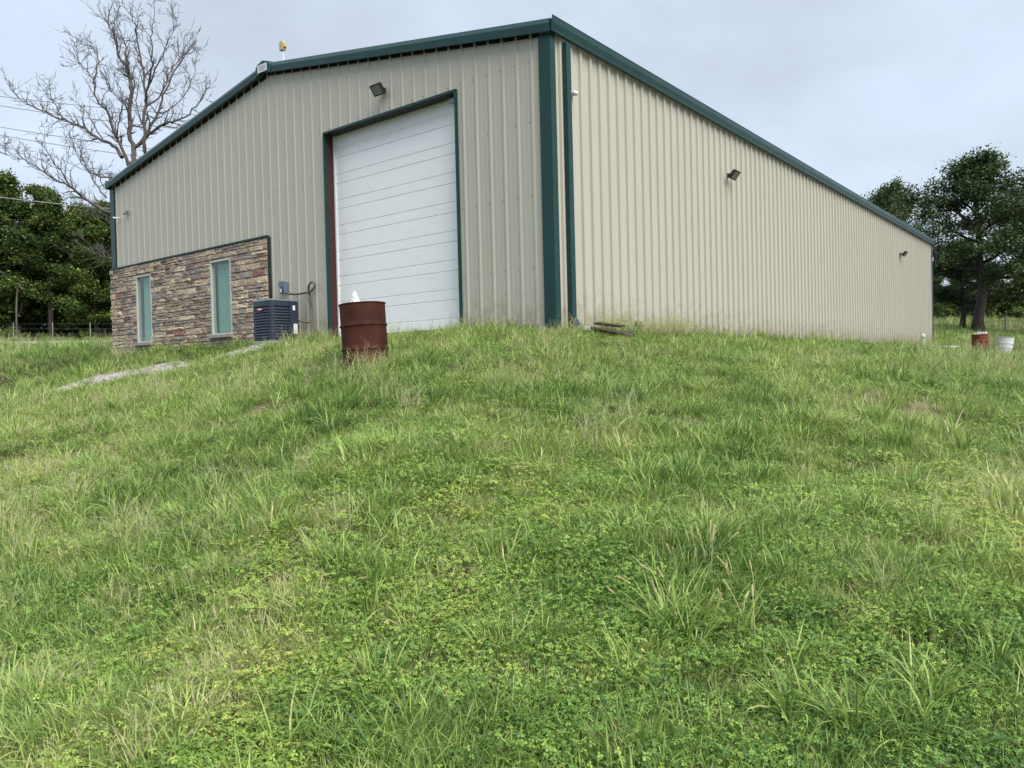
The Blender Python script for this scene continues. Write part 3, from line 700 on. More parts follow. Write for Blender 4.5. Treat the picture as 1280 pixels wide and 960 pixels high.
# ------------------------------------------------------------------ condenser, electric box, conduit
ax, ay, aw, ah = -6.55, -0.95, 0.68, 0.86           # near front corner is (+x, -y)
g = on_gable(340, 420, -1.0); ax = g[0]-aw/2; ay = -1.0+aw/2
pad = MB().box((ax-0.42, ay-0.40, -0.24), (ax+0.42, ay+0.40, -0.07)).build('concrete_pad', M['concrete']); bevel(pad, 0.015)
tag(pad, 'low concrete pad under the dark air conditioner', 'pad')
ac = empty('air_conditioner', (ax, ay, -0.07)); tag(ac, 'dark slate blue louvred air conditioner beside the stone wall', 'air conditioner')
def rsq(w, r, n=5):
    pts = []
    for cx, cy, a0 in ((1, 1, 0), (-1, 1, 90), (-1, -1, 180), (1, -1, 270)):
        for i in range(n+1):
            a = R(a0+90*i/n); pts.append((cx*(w/2-r)+r*math.cos(a), cy*(w/2-r)+r*math.sin(a)))
    return pts
def rprism(w, r, z0, z1, name, m, parent, w2=None):
    mb = MB(); a = rsq(w, r); b = rsq(w2 or w, r); n = len(a)
    mb.v = [(x, y, z0) for x, y in a]+[(x, y, z1) for x, y in b]
    for i in range(n): mb.f.append((i, (i+1) % n, n+(i+1) % n, n+i)); mb.m.append(0)
    mb.f.append(tuple(range(n))[::-1]); mb.m.append(0); mb.f.append(tuple(range(n, 2*n))); mb.m.append(0)
    return mb.build(name, m, parent, autos=30)
rprism(aw-0.05, 0.07, 0.02, ah-0.02, 'coil', M['coil'], ac)
rprism(aw+0.01, 0.09, 0.0, 0.05, 'base_pan', M['acblue'], ac)
nl = 11
for i in range(nl):
    z = 0.075+i*(ah-0.22)/nl
    rprism(aw+0.005, 0.09, z, z+0.036, 'louvre', M['acblue'], ac, aw-0.03)
rprism(aw+0.006, 0.09, ah-0.14, ah-0.03, 'top_band', M['acblue'], ac)
lid = rprism(aw+0.02, 0.10, ah-0.03, ah, 'lid', M['aclid'], ac, aw-0.02)
mb = MB()
for i in range(7):
    rr = 0.05+i*0.035; mb.tube([(rr*math.cos(a), rr*math.sin(a), ah+0.012) for a in np.linspace(0, 2*math.pi, 25)], 0.004, 5, False)
mb.build('fan_grille', M['dark'], lid)
for sx in (-1, 1):
    for sy in (-1, 1):
        mb = MB(); pts = []
        cx, cy = sx*(aw/2-0.085), sy*(aw/2-0.085)
        mb.tube([(cx+0.03*sx, cy+0.03*sy, 0.05), (cx+0.03*sx, cy+0.03*sy, ah-0.14)], 0.05, 12, False)
        mb.build('corner_post', M['acblue'], ac, smooth=True)
MB().box((aw/2-0.02, aw/2-0.24, 0.05), (aw/2+0.012, aw/2-0.03, ah-0.04)).build('service_panel', M['acblue'], ac)
MB().box((aw/2+0.0125, aw/2-0.17, ah-0.22), (aw/2+0.015, aw/2-0.11, ah-0.12)).build('sticker', M['sticker'], ac)
MB().box((aw/2+0.0125, aw/2-0.16, 0.15), (aw/2+0.015, aw/2-0.06, 0.36)).build('sticker', M['sticker'], ac)
mb = MB(); n = 20
mb.v = [(-0.05+0.10*math.cos(2*math.pi*i/n), -aw/2-0.012, ah-0.20+0.030*math.sin(2*math.pi*i/n)) for i in range(n)]+[(-0.05+0.10*math.cos(2*math.pi*i/n), -aw/2+0.02, ah-0.20+0.030*math.sin(2*math.pi*i/n)) for i in range(n)]
mb.f = [tuple(range(n))]+[(i, (i+1) % n, n+(i+1) % n, n+i) for i in range(n)]; mb.m = [0]*len(mb.f)
bd = fix_normals(mb.build('badge', M['badge'], ac))
MB().box((-0.12, -aw/2-0.0145, ah-0.212), (0.02, -aw/2-0.0125, ah-0.188)).build('badge_text', M['sticker'], bd)
g = on_gable(358.5, 360)
eb = empty('electric_box', (g[0], -0.034, g[2])); tag(eb, 'small blue grey electric disconnect box on the wall above the air conditioner', 'electric box')
o = MB().box((-0.085, -0.10, -0.13), (0.085, 0, 0.13)).build('case', M['boxgrey'], eb); bevel(o, 0.01)
MB().box((-0.095, -0.115, 0.02), (0.095, -0.1005, 0.135)).build('lid', M['boxgrey'], eb)
MB().box((-0.05, -0.108, -0.10), (0.0, -0.1005, -0.03)).build('sticker', M['sticker'], eb)
MB().box((0.02, -0.108, -0.11), (0.07, -0.1005, -0.03)).build('latch', M['dark'], eb)
cpx = [(660, 293), (760, 295), (850, 280), (930, 262), (980, 222), (998, 165), (958, 132), (922, 175), (914, 240), (932, 320), (948, 400), (955, 500), (957, 600), (930, 660), (870, 670), (800, 648), (745, 625)]
pts = []
for i, (a, b) in enumerate(cpx):
    yy = -0.06 - (0.04 if i < 8 else 0.0) - max(0, (i-11))/5*0.33
    q = on_gable(300+a/10.67, 340+b/10.67, yy); pts.append(q)
def smooth_path(pts, k=6):
    pts = [np.array(p, float) for p in pts]; out = []
    for i in range(len(pts)-1):
        p0, p1, p2, p3 = pts[max(i-1, 0)], pts[i], pts[i+1], pts[min(i+2, len(pts)-1)]
        for j in range(k):
            t = j/k; out.append(0.5*((2*p1)+(-p0+p2)*t+(2*p0-5*p1+4*p2-p3)*t*t+(-p0+3*p1-3*p2+p3)*t**3))
    out.append(pts[-1]); return out
o = MB().tube(smooth_path(pts), 0.022, 8).build('conduit_hose', M['conduit'], smooth=True); tag(o, 'grey flexible conduit looped on the wall beside the air conditioner', 'conduit')
MB().box((-6.44, -0.06, -0.05), (-6.40, -0.034, 0.85)).build('downpipe', M['tan'])
o = bpy.data.objects['downpipe']; o.name = 'wall_conduit'; tag(o, 'straight tan conduit on the wall below the looped hose', 'conduit')

# ------------------------------------------------------------------ barrels
def barrel(name, loc, tilt, m, label, r0=0.286, r1=0.286, h=0.88, hoops=(0.30, 0.60), az=0.0, extra=None, group=None):
    t = empty(name, loc, az); t.rotation_euler = (tilt[0], tilt[1], az); tag(t, label, 'barrel', group)
    rad = lambda z: r0+(r1-r0)*z/h
    pr = [(0.0, 0.012), (rad(0)-0.01, 0.012), (rad(0)+0.006, 0.0), (rad(0)+0.008, 0.018), (rad(0), 0.03)]
    for z in np.linspace(0.05, h-0.03, 30):
        b = 0
        for hz_ in hoops: b += 0.011*math.exp(-((z-hz_*h/0.88)/0.013)**2)
        pr.append((rad(z)+b, z))
    pr += [(rad(h), h-0.02), (rad(h)+0.009, h-0.012), (rad(h)+0.010, h), (rad(h)-0.004, h+0.002), (rad(h)-0.006, h-0.02), (rad(0)-0.006, 0.03), (0, 0.03)]
    rb = random.Random(5); ph = [rb.uniform(0, 6) for _ in range(4)]
    wob = lambda a, z: 0.006*math.sin(2*a+ph[0]+z*2)+0.004*math.sin(5*a+ph[1]+z*5)
    o = MB().lathe(pr, 48, wob=wob).build('shell', m, t, autos=50)
    for hz_ in hoops:
        z = hz_*h/0.88
        MB().tube([((rad(z)+0.006)*(1+wob(a, z))*math.cos(a), (rad(z)+0.006)*(1+wob(a, z))*math.sin(a), z) for a in np.linspace(0, 2*math.pi, 49)], 0.009, 6, False).build('hoop', m, t, smooth=True)
    return t
b1 = at(459, 464, 9.9)
BZ = hz(b1[0], b1[1])
bar = barrel('burn_barrel', (b1[0], b1[1], -0.79), (R(1), R(-3), 0), M['rust'], 'open rusty brown steel barrel in the grass before the overhead door')
rb = random.Random(8); mb = MB()
for i, (z, r) in enumerate([(0, 0.13), (0.12, 0.12), (0.22, 0.09), (0.30, 0.055), (0.36, 0.035), (0.41, 0.012)]):
    for j in range(12):
        a = 2*math.pi*j/12; rr = r*(1+rb.uniform(-0.3, 0.3)); mb.v.append((rr*math.cos(a)+rb.uniform(-.01, .01), rr*math.sin(a), z+rb.uniform(-.02, .02)))
for i in range(5):
    for j in range(12): mb.f.append((i*12+j, i*12+(j+1) % 12, (i+1)*12+(j+1) % 12, (i+1)*12+j)); mb.m.append(0)
bq = at(444, 385, 9.9)
o = mb.build('plastic_bag', M['paper'], loc=(bq[0], bq[1], -0.17)); tag(o, 'crumpled white bag poking out of the rusty barrel', 'bag')
q = at(1226, 437, 28.5)
barrel('oil_barrel', (q[0], q[1], hz(q[0], q[1])+0.0), (R(2), R(-2), 0.3), M['redpaint'], 'dark red barrel standing in the grass beyond the building', r0=0.27, r1=0.27, h=0.80, hoops=(0.3, 0.6))
mb = MB(); q0 = q
rb = random.Random(4)
for j in range(10): mb.box((rb.uniform(-.2, .1), rb.uniform(-.2, .1), 0), (rb.uniform(.1, .2), rb.uniform(.1, .2), 0.10+rb.random()*0.06))
o = mb.build('trash_heap', M['paper'], loc=(q0[0], q0[1], hz(q0[0], q0[1])+0.72)); tag(o, 'pale rubbish heaped in the top of the red barrel', 'rubbish')
q = at(1254, 439, 28.0)
barrel('plastic_drum', (q[0], q[1], hz(q[0], q[1])+0.0), (R(-3), R(5), 0.0), M['whiteplastic'], 'white flared drum leaning beside the red barrel', r0=0.22, r1=0.285, h=0.76, hoops=(0.45, 0.62))

# ------------------------------------------------------------------ scraps by the corner, pipes
rb = random.Random(21)
boards = [((0.30, 0.62), 0.75, R(60), 0.05, 'grey brown board lying nearest the green downspout'), ((0.52, 0.80), 0.60, R(-10), 0.17, 'weathered brown board leaning at the top of the scrap pile'),
          ((0.50, 0.62), 0.55, R(15), 0.08, 'dark brown board in the middle of the scrap pile'), ((0.70, 0.95), 0.65, R(-30), 0.05, 'weathered board at the right end of the scrap pile')]
for (x, y), l, a, lift, lab in boards:
    o = MB().box((-l/2, -0.06, -0.018), (l/2, 0.06, 0.018)).build('old_board', M['oldwood'], loc=(x, y, hz(x, y)+lift+0.01)); bevel(o, 0.004)
    o.rotation_euler = (rb.uniform(-.5, .5), rb.uniform(0.05, 0.25), a); tag(o, lab, 'board', 'scrap boards by the corner')
o = MB().prism([(-0.12, 0), (0.12, 0), (0.12, 0.07), (0.08, 0.04), (-0.08, 0.04), (-0.12, 0.07)], (0.16, 0.365, -0.14), (0.36, 0.365, -0.17), (0, 1, 0), (0, 0, 1)).build('splash_block', M['concrete']); fix_normals(o); tag(o, 'pale splash block under the green downspout', 'splash block')
q = at(1141, 431, 33); cx_, cy_ = 0.35, 26.8
c = empty('cleanout_pipe', (cx_, cy_, hz(cx_, cy_)-0.05)); c.scale = (1.1, 1.1, 1.35); tag(c, 'short upright pale pipe with a cap by the side wall', 'pipe')
MB().tube([(0, 0, 0), (0, 0, 0.40)], 0.075, 16).build('pipe', M['pvc'], c, autos=40); MB().lathe([(0.0, 0.53), (0.05, 0.52), (0.085, 0.48), (0.088, 0.38), (0.07, 0.38)], 16).build('cap', M['pvc'], c, smooth=True)
a, b = at(1152, 431.5, 34.0), at(1184, 433.5, 33.5)
o = MB().tube([(0.3, 27.4, hz(0.3, 27.4)+0.14), (1.35, 29.0, hz(1.35, 29.0)+0.13)], 0.06, 12).build('drain_pipe', M['pvc'], autos=40); tag(o, 'pale pipe lying on the grass at the far corner', 'pipe')

# ------------------------------------------------------------------ trees
def leaf_object(name, C_, sizes, lv, m, parent, seed, flat=0.5):
    "many small two-triangle leaves"
    rg = np.random.RandomState(seed); n = len(C_)
    nrm = rg.normal(size=(n, 3)); nrm[:, 2] = np.abs(nrm[:, 2])+flat; nrm /= np.linalg.norm(nrm, axis=1)[:, None]
    a = rg.normal(size=(n, 3)); a -= nrm*(a*nrm).sum(1)[:, None]; a /= np.linalg.norm(a, axis=1)[:, None]; b = np.cross(nrm, a)
    s = sizes[:, None]
    v = np.stack([C_-a*s, C_+b*s*0.55-nrm*s*0.12, C_+a*s, C_-b*s*0.55-nrm*s*0.12], 1).reshape(-1, 3)
    me = bpy.data.meshes.new(name); me.vertices.add(4*n); me.vertices.foreach_set('co', v.ravel())
    me.loops.add(4*n); me.loops.foreach_set('vertex_index', np.arange(4*n, dtype=np.int32))
    me.polygons.add(n); me.polygons.foreach_set('loop_start', np.arange(0, 4*n, 4, dtype=np.int32))
    me.update(calc_edges=True); me.materials.append(m)
    at2 = me.attributes.new('lv', 'FLOAT', 'POINT'); at2.data.foreach_set('value', np.repeat(np.clip(lv, 0, 1), 4))
    o = bpy.data.objects.new(name, me); COL.objects.link(o); o.parent = parent; return o
def grow(p, d, length, r, rg, nseg=6, wig=0.16, up=0.05):
    pts = [np.array(p, float)]; d = np.array(d, float); d /= np.linalg.norm(d)
    for i in range(nseg):
        d = d+rg.normal(size=3)*wig+np.array([0, 0, up]); d /= np.linalg.norm(d); pts.append(pts[-1]+d*length/nseg)
    return pts, [r*(1-0.82*i/nseg) for i in range(nseg+1)]
def leafy_tree(name, seed, height, tr, base, rad, m, leaf=0.13, nlimb=16, perclump=90, skirt=0.0, top=0.85):
    rg = np.random.RandomState(seed); t = empty(name); tk = MB(); tips = []
    n = 9; tp = []; x = y = 0
    for i in range(n+1):
        f = i/n; tp.append((x, y, f*height*0.86-0.2)); x += rg.normal()*0.10; y += rg.normal()*0.10
    tk.tube(tp, [tr*(1.5 if i == 0 else 1.0)*(1-0.9*(i/n))+0.02 for i in range(n+1)], 9)
    lm = MB()
    for k in range(nlimb):
        f = base+(0.98-base)*(k+0.5)/nlimb; z = f*height*0.86; i = min(n-1, int(f*n)); p = np.array(tp[i])+(np.array(tp[i+1])-np.array(tp[i]))*(f*n-i)
        az = k*2.4+rg.uniform(-.4, .4)
        ff = (f-base)/(1-base); env = rad*(0.55+0.75*math.sin(math.pi*min(1, ff*0.9+0.18)))*rg.uniform(0.75, 1.12)*(1-0.35*ff)
        el = 0.05+0.9*ff+rg.uniform(-.15, .15)-skirt*(1-ff)
        pts, rr = grow(p, (math.cos(az)*math.cos(el), math.sin(az)*math.cos(el), math.sin(el)), env, tr*0.42*(1-0.5*ff), rg, 6, 0.13, 0.05)
        lm.tube(pts, rr, 6)
        for j in range(2, 7):
            for _ in range(2):
                dd = rg.normal(size=3); dd[2] = abs(dd[2])*0.6; q, qr = grow(pts[j], dd+np.array(pts[j]-pts[j-1])*1.0, env*rg.uniform(0.25, 0.42), rr[j]*0.6+0.01, rg, 3, 0.2, 0.05)
                lm.tube(q, qr, 4, False); tips.append(q[-1]); tips.append(q[2])
        tips.append(pts[-1])
    tk.build('trunk', M['bark'], t, smooth=True); lm.build('limbs', M['bark'], t, smooth=True)
    tips = np.array(tips); cl_ = []; lvs = []
    for tp_ in tips:
        kk = int(perclump*rg.uniform(0.5, 1.4)); s = rg.uniform(0.55, 1.1)*(0.12+rad*0.09)
        c = tp_+rg.normal(size=(kk, 3))*np.array([s, s, s*0.62]); cl_.append(c)
        hrel = c[:, 2]-tp_[2]
        lvs.append(0.40+rg.normal()*0.22+rg.normal(size=kk)*0.14)
    C_ = np.concatenate(cl_); lv = np.concatenate(lvs)
    leaf_object('crown', C_, leaf*rg.uniform(0.7, 1.35, len(C_)), lv, m, t, seed+1)
    return t
def copy_tree(o):
    c = o.copy(); COL.objects.link(c)
    for ch in list(o.children):
        d = ch.copy(); COL.objects.link(d); d.parent = c
    return c
def put(o, p, s=1.0, rz=0.0):
    o.location = (p[0], p[1], hz(p[0], p[1])-0.05); o.scale = (s, s, s) if not hasattr(s, '__len__') else s; o.rotation_euler = (0, 0, rz)

# right: oaks in the field
oak = leafy_tree('oak_tree', 5, 12.6, 0.36, 0.27, 3.9, M['oakleaf'], 0.105, 22, 95, 0.25)
put(oak, at(1222, 414, 52), (0.95, 0.95, 1.0), 0.4); tag(oak, 'large dark oak with a thick trunk behind the red barrel', 'tree')
o2 = leafy_tree('oak_tree', 17, 12.5, 0.30, 0.25, 3.7, M['oakleaf'], 0.105, 18, 92, 0.25)
put(o2, at(1292, 412, 57), (0.98, 0.98, 0.95), 0.0); tag(o2, 'dark oak cut off by the right edge of the picture', 'tree')
o3 = copy_tree(o2); put(o3, at(1116, 415, 70), (0.70, 0.70, 1.12), 2.0); tag(o3, 'oak whose crown shows above the far end of the roof', 'tree')
o4 = copy_tree(oak); put(o4, at(1203, 410, 63), 0.62, 1.3); tag(o4, 'smaller thin trunked tree left of the large oak', 'tree')
wt = [leafy_tree('broadleaf_tree', 31+i, 13.0, 0.20, [0.16, 0.26, 0.2][i], [2.5, 2.3, 2.7][i], M['woodleaf'], 0.105, 20, 84, 0.2) for i in range(3)]
# far trees over the field
far = [(1172, 384, 96, 0.50), (1196, 392, 100, 0.42), (1240, 396, 105, 0.46), (1276, 396, 105, 0.5), (1310, 396, 100, 0.55), (1150, 392, 110, 0.6), (1350, 398, 100, 0.6)]
for i, (px, py, d, s) in enumerate(far):
    o = copy_tree(wt[i % 3]); q = at(px, 400, d); put(o, q, s, i*1.7); tag(o, 'small green tree at the far edge of the field on the right', 'tree', 'far trees beyond the field')
# left: edge of the woods
wood = [(-62, 56, 1.0, 0), (-20, 58, 1.06, 1), (8, 57, 1.12, 2), (48, 60, 0.98, 0), (66, 57, 1.14, 1), (98, 59, 0.92, 2), (122, 57, 0.98, 0), (148, 58, 1.02, 1), (172, 60, 1.0, 2), (205, 60, 0.95, 0),
        (-40, 65, 1.05, 2), (-5, 66, 1.08, 0), (30, 66, 1.02, 1), (80, 67, 1.0, 0), (110, 66, 0.98, 1), (140, 67, 1.0, 2), (-90, 60, 1.0, 1)]
used = [False]*3
LABW = {2: 'tall tree in the woods at the left edge of the picture', 4: 'tall tree with a pale green top in the left woods', 6: 'tree of the woods beside the green left corner of the building'}
for i, (px, d, s, k) in enumerate(wood):
    if not used[k]: o = wt[k]; used[k] = True
    else: o = copy_tree(wt[k])
    q = at(px, 420, d); put(o, q, (s*0.86, s*0.86, s*(0.80+0.13*((i*37) % 11)/11)), i*2.1)
    tag(o, LABW.get(i, 'leafy tree within the dark woods left of the building'), 'tree', 'trees of the woods on the left')
und = leafy_tree('understory_shrub', 77, 3.2, 0.05, 0.05, 1.7, M['woodleaf'], 0.13, 10, 30, 0.2)
ui = 0
for i in range(16):
    px = -70+i*18; d = 58+4*((i*7) % 5)/2; o = und if i == 0 else copy_tree(und)
    q = at(px, 420, d); put(o, q, 0.75+0.5*((i*5) % 7)/7, i*1.3); tag(o, 'low leafy shrub in the shade under the woods', 'shrub', 'shrubs under the woods')
for i in range(14):
    o = copy_tree(und); q = at(1168+i*13, 400, 98+6*((i*3) % 4)); put(o, q, 0.95+0.5*((i*5) % 7)/7, i*1.9); tag(o, 'low green bush along the far edge of the field on the right', 'bush', 'bushes beyond the field')
# bare dead tree behind the building
DT = 38.0
dead = empty('dead_tree'); q = at(165, 470, DT); put(dead, q); tag(dead, 'tall leafless dead tree with spreading grey limbs behind the building', 'tree')
inv = Vector(dead.location)
rd = np.random.RandomState(12)
TR = {
 'a': [(640, 860), (630, 760), (625, 680), (612, 560), (618, 400), (600, 330), (560, 260), (545, 180), (512, 115), (498, 85)],
 'b': [(618, 400), (592, 300), (588, 210), (560, 130), (551, 66)],
 'c': [(660, 800), (677, 730), (680, 600), (685, 470), (676, 330), (652, 220), (636, 120), (608, 65)],
 'd': [(684, 480), (702, 380), (720, 280), (714, 150), (727, 62)],
 'e': [(622, 700), (680, 640), (742, 540), (772, 450), (822, 340), (872, 260), (908, 225)],
 'f': [(690, 500), (762, 440), (802, 330), (852, 270), (880, 160)],
 'g': [(640, 690), (720, 612), (792, 580), (872, 550), (940, 480), (966, 435)],
 'h': [(745, 530), (832, 490), (892, 400), (925, 325)],
 'i': [(700, 400), (752, 290), (792, 185), (832, 120)],
 'j': [(612, 800), (575, 690), (542, 640), (512, 540), (452, 470), (440, 380), (402, 330), (366, 285)],
 'k': [(440, 390), (462, 290), (442, 232), (405, 212)],
 'l': [(575, 740), (540, 690), (480, 660), (402, 610), (302, 565), (242, 540), (152, 500), (92, 460), (42, 408)],
 'm': [(300, 562), (270, 510), (232, 450), (215, 430)],
 'n': [(590, 845), (530, 832), (460, 828), (402, 790), (352, 700), (318, 635)],
 'o': [(560, 1010), (480, 985), (412, 945), (342, 890), (262, 845), (192, 800), (112, 750), (18, 728)],
 'p': [(390, 930), (332, 870), (282, 800), (222, 720), (188, 655)],
 'q': [(500, 930), (472, 890), (432, 830), (392, 765), (372, 690)],
 'r': [(545, 650), (560, 560), (578, 470), (548, 380)],
 's': [(660, 560), (640, 470), (655, 380), (668, 300)],
 't': [(610, 580), (590, 500), (530, 430), (500, 400)],
 'u': [(480, 660), (440, 580), (400, 520), (330, 460)],
 'v': [(560, 1090), (500, 1040), (430, 1010), (370, 1000)],
 'x': [(560, 1230), (500, 1215), (450, 1190), (400, 1180)],
}
R0 = dict(a=0.20, c=0.17, e=0.12, g=0.11, j=0.13, l=0.12, n=0.09, o=0.13, b=0.09, d=0.09, f=0.07, h=0.06, i=0.06, k=0.06, m=0.05, p=0.07, q=0.06, r=0.05, s=0.05, t=0.05, u=0.05, v=0.06, x=0.05)
DOFF = dict(a=0.3, c=-0.6, e=1.8, g=-1.4, j=-1.2, l=0.8, n=1.6, o=-1.6, b=1.2, d=-1.8, f=1.6, h=2.4, i=-2.2, k=0.6, m=1.6, p=-2.4, q=0.8, r=-2.0, s=1.8, t=-1.6, u=1.9, v=0.5, x=0.4)
STEM = {}
def depth_at(key, f):
    return DT+DOFF[key]*f
starts = {'b': ('a', 4), 'd': ('c', 3), 'f': ('c', 3), 'h': ('e', 2), 'i': ('d', 1), 'k': ('j', 5), 'm': ('l', 4), 'p': ('o', 2), 'q': ('o', 1), 'r': ('j', 2), 's': ('c', 2), 't': ('a', 3), 'u': ('l', 2), 'e': ('a', 2), 'g': ('a', 2), 'l': ('j', 1)}
W3 = {}
for key in ['a', 'c', 'j', 'n', 'o', 'v', 'x', 'e', 'g', 'l', 'b', 'd', 'f', 'h', 'i', 'k', 'm', 'p', 'q', 'r', 's', 't', 'u']:
    pl_ = TR[key]; d0 = DT
    if key in starts: kk, ii = starts[key]; d0 = W3[kk][1][ii]
    n = len(pl_); dps = [d0+DOFF[key]*(i/(n-1)) for i in range(n)]
    W3[key] = ([at(x/3.765, y/3.765, dd) for (x, y), dd in zip(pl_, dps)], dps)
tk = MB(); root = np.array(dead.location); top_ = W3['a'][0][1]
tpts = [root-inv+np.array([0, 0, -0.3]), (root*0.5+W3['a'][0][0]*0.5)-np.array(inv), W3['a'][0][0]-np.array(inv), W3['a'][0][1]-np.array(inv)]
tk.tube(smooth_path(tpts, 5), np.linspace(0.42, 0.2, 16), 10); tk.build('trunk', M['deadwood'], dead, smooth=True)
def twig(mb, p, d, L_, r, lev):
    pts, rr = grow(p, d, L_, r, rd, 5, 0.17, 0.07)
    rr = [max(0.0075, x) for x in rr]
    mb.tube(pts, rr, 4, False)
    if lev > 0:
        for j in range(1, 6):
            if rd.rand() < 0.72:
                ax_ = rd.normal(size=3); dv = pts[j]-pts[j-1]; dv /= np.linalg.norm(dv)
                twig(mb, pts[j], dv*0.9+ax_*0.55, L_*rd.uniform(0.35, 0.6), rr[j]*0.7, lev-1)
for key, (pw, dps) in W3.items():
    mb = MB(); sp_ = smooth_path([p-np.array(inv) for p in pw], 4); n = len(sp_); r0 = R0[key]
    if key in ('c', 'j', 'n', 'o', 'v', 'x'):
        f0 = sp_[0]; tgt = np.array(tpts[2 if key in ('c', 'j') else 1]); sp_ = [tgt+(f0-tgt)*k/4+np.array([0, 0, 0.15*math.sin(math.pi*k/4)]) for k in range(4)]+sp_; n = len(sp_)
    rad_ = [max(0.013, 0.78*r0*(1-0.88*(i/(n-1))**0.8)) for i in range(n)]
    jit = [np.zeros(3)]+[rd.normal(size=3)*0.035 for _ in range(n-1)]
    sp_ = [p+j_ for p, j_ in zip(sp_, jit)]
    mb.tube(sp_, rad_, 6, False)
    for i in range(int(n*0.25), n):
        for _ in range(2):
            if rd.rand() < 0.62:
                dv = sp_[i]-sp_[i-1]; dv /= np.linalg.norm(dv)
                twig(mb, sp_[i], dv*0.8+rd.normal(size=3)*0.6+np.array([0, 0, 0.35]), rd.uniform(0.4, 1.15), rad_[i]*0.5+0.006, 1 if rd.rand() < 0.55 else 2)
    mb.build('limb', M['deadwood'], dead, smooth=True)
# pale snag and fence in front of the woods
q = at(21, 415, 53); sn = empty('dead_snag'); put(sn, q); tag(sn, 'thin pale bare snag with a hooked top in front of the woods', 'tree')
MB().tube(smooth_path([(0, 0, 0), (0.05, 0, 2.0), (0, 0.1, 3.3), (0.3, 0.1, 3.9), (0.55, 0.1, 3.6)], 5), np.linspace(0.07, 0.02, 21), 6).build('trunk', M['deadwood'], sn)
MB().tube(smooth_path([(0.03, 0, 1.6), (0.5, 0.1, 2.0), (0.8, 0.1, 2.5)], 5), np.linspace(0.03, 0.01, 11), 5).build('limb', M['deadwood'], sn)
fe = empty('wire_fence'); q = at(60, 420, 54.5); fe.location = (q[0], q[1], 0); tag(fe, 'thin wire fence with pale posts along the edge of the woods', 'fence')
fp = []
for px in (-120, -50, 17, 66, 113, 165):
    q = at(px, 420, 54.5); z = hz(q[0], q[1]); fp.append((q[0]-fe.location[0], q[1]-fe.location[1], z))
for (x, y, z) in fp:
    MB().tube([(x, y, z-0.3), (x+0.02, y, z+1.15)], 0.032, 7).build('post', M['fencepost'], fe)
for hh in (0.35, 0.7, 1.05):
    MB().tube([(x, y-0.05, z+hh) for (x, y, z) in fp], 0.0025, 4).build('wire', M['wirepale'], fe)
q = at(1257, 402, 62); c = empty('field_post', (q[0], q[1], hz(q[0], q[1])-0.1)); tag(c, 'slim pale post standing in the field near the large oak', 'post')
MB().tube([(0, 0, 0), (0, 0, 1.3)], 0.07, 10).build('shaft', M['fencepost'], c); MB().lathe([(0.0, 1.36), (0.08, 1.34), (0.085, 1.28), (0.0, 1.28)], 10).build('cap', M['fencepost'], c)
# overhead wires, left
for i, ((x0, y0), (x1, y1), lab) in enumerate([((-60, 112), (330, 148), 'highest of the thin overhead wires at upper left'), ((-60, 122), (330, 170), 'second overhead wire from the top at upper left'),
                                        ((-60, 148), (330, 200), 'third overhead wire from the top at upper left'), ((-60, 158), (330, 212), 'fourth overhead wire from the top at upper left'),
                                        ((-60, 239), (330, 272), 'lowest overhead wire crossing in front of the woods')]):
    d0, d1 = (48, 47); p0, p1 = at(x0, y0, d0), at(x1, y1, d1)
    pts = []
    for k in range(17):
        t = k/16; p = p0+(p1-p0)*t; p[2] -= 0.5*4*t*(1-t)*0.5; pts.append(p)
    o = MB().tube(pts, 0.026, 5).build('power_line', M['wirepale'])
    tag(o, lab, 'power line', 'overhead wires at upper left')

# ------------------------------------------------------------------ grass: plant templates, then thousands of placed plants
TEMPL = []
def template(name, V, F, LV, m):
    me = bpy.data.meshes.new(name); me.from_pydata(V, [], F); me.materials.append(m)
    a = me.attributes.new('lv', 'FLOAT', 'POINT'); a.data.foreach_set('value', LV)
    me.polygons.foreach_set('use_smooth', [True]*len(me.polygons))
    return bpy.data.objects.new(name, me)
def blades(seed, n, Rr, l0, l1, w, lean, curl, seg=4, lvm=0.4, lvs=0.16, dry=0.06):
    rg = np.random.RandomState(seed); V = []; F = []; LV = []
    for _ in range(n):
        rr = Rr*math.sqrt(rg.rand()); a0 = rg.rand()*6.283; p = np.array([rr*math.cos(a0), rr*math.sin(a0), -0.015])
        az = a0+rg.normal()*0.9; el = math.pi/2-abs(rg.normal())*lean; L_ = rg.uniform(l0, l1); cu = curl*rg.uniform(0.3, 1.5); ww = w*rg.uniform(0.6, 1.3)
        sidea = az+math.pi/2+rg.normal()*0.5; sd_ = np.array([math.cos(sidea), math.sin(sidea), rg.normal()*0.2])
        lv = min(1, max(0, lvm+rg.normal()*lvs)); 
        if rg.rand() < dry: lv = 0.92+0.08*rg.rand()
        b = len(V); k = -1
        for i in range(seg+1):
            f = i/seg; wd = ww*(1-f**1.7)*0.5*(0.75+0.5*min(1, f*3))
            if i < seg:
                V.append(tuple(p-sd_*wd)); V.append(tuple(p+sd_*wd)); LV += [max(0, lv-0.04+0.06*f)]*2
            else: V.append(tuple(p)); LV.append(lv+0.02)
            d = np.array([math.cos(az)*math.cos(el), math.sin(az)*math.cos(el), math.sin(el)]); p = p+d*L_/seg; el -= cu/seg
        for i in range(seg-1): F.append((b+2*i, b+2*i+1, b+2*i+3, b+2*i+2))
        F.append((b+2*seg-2, b+2*seg-1, b+2*seg))
    return V, F, LV
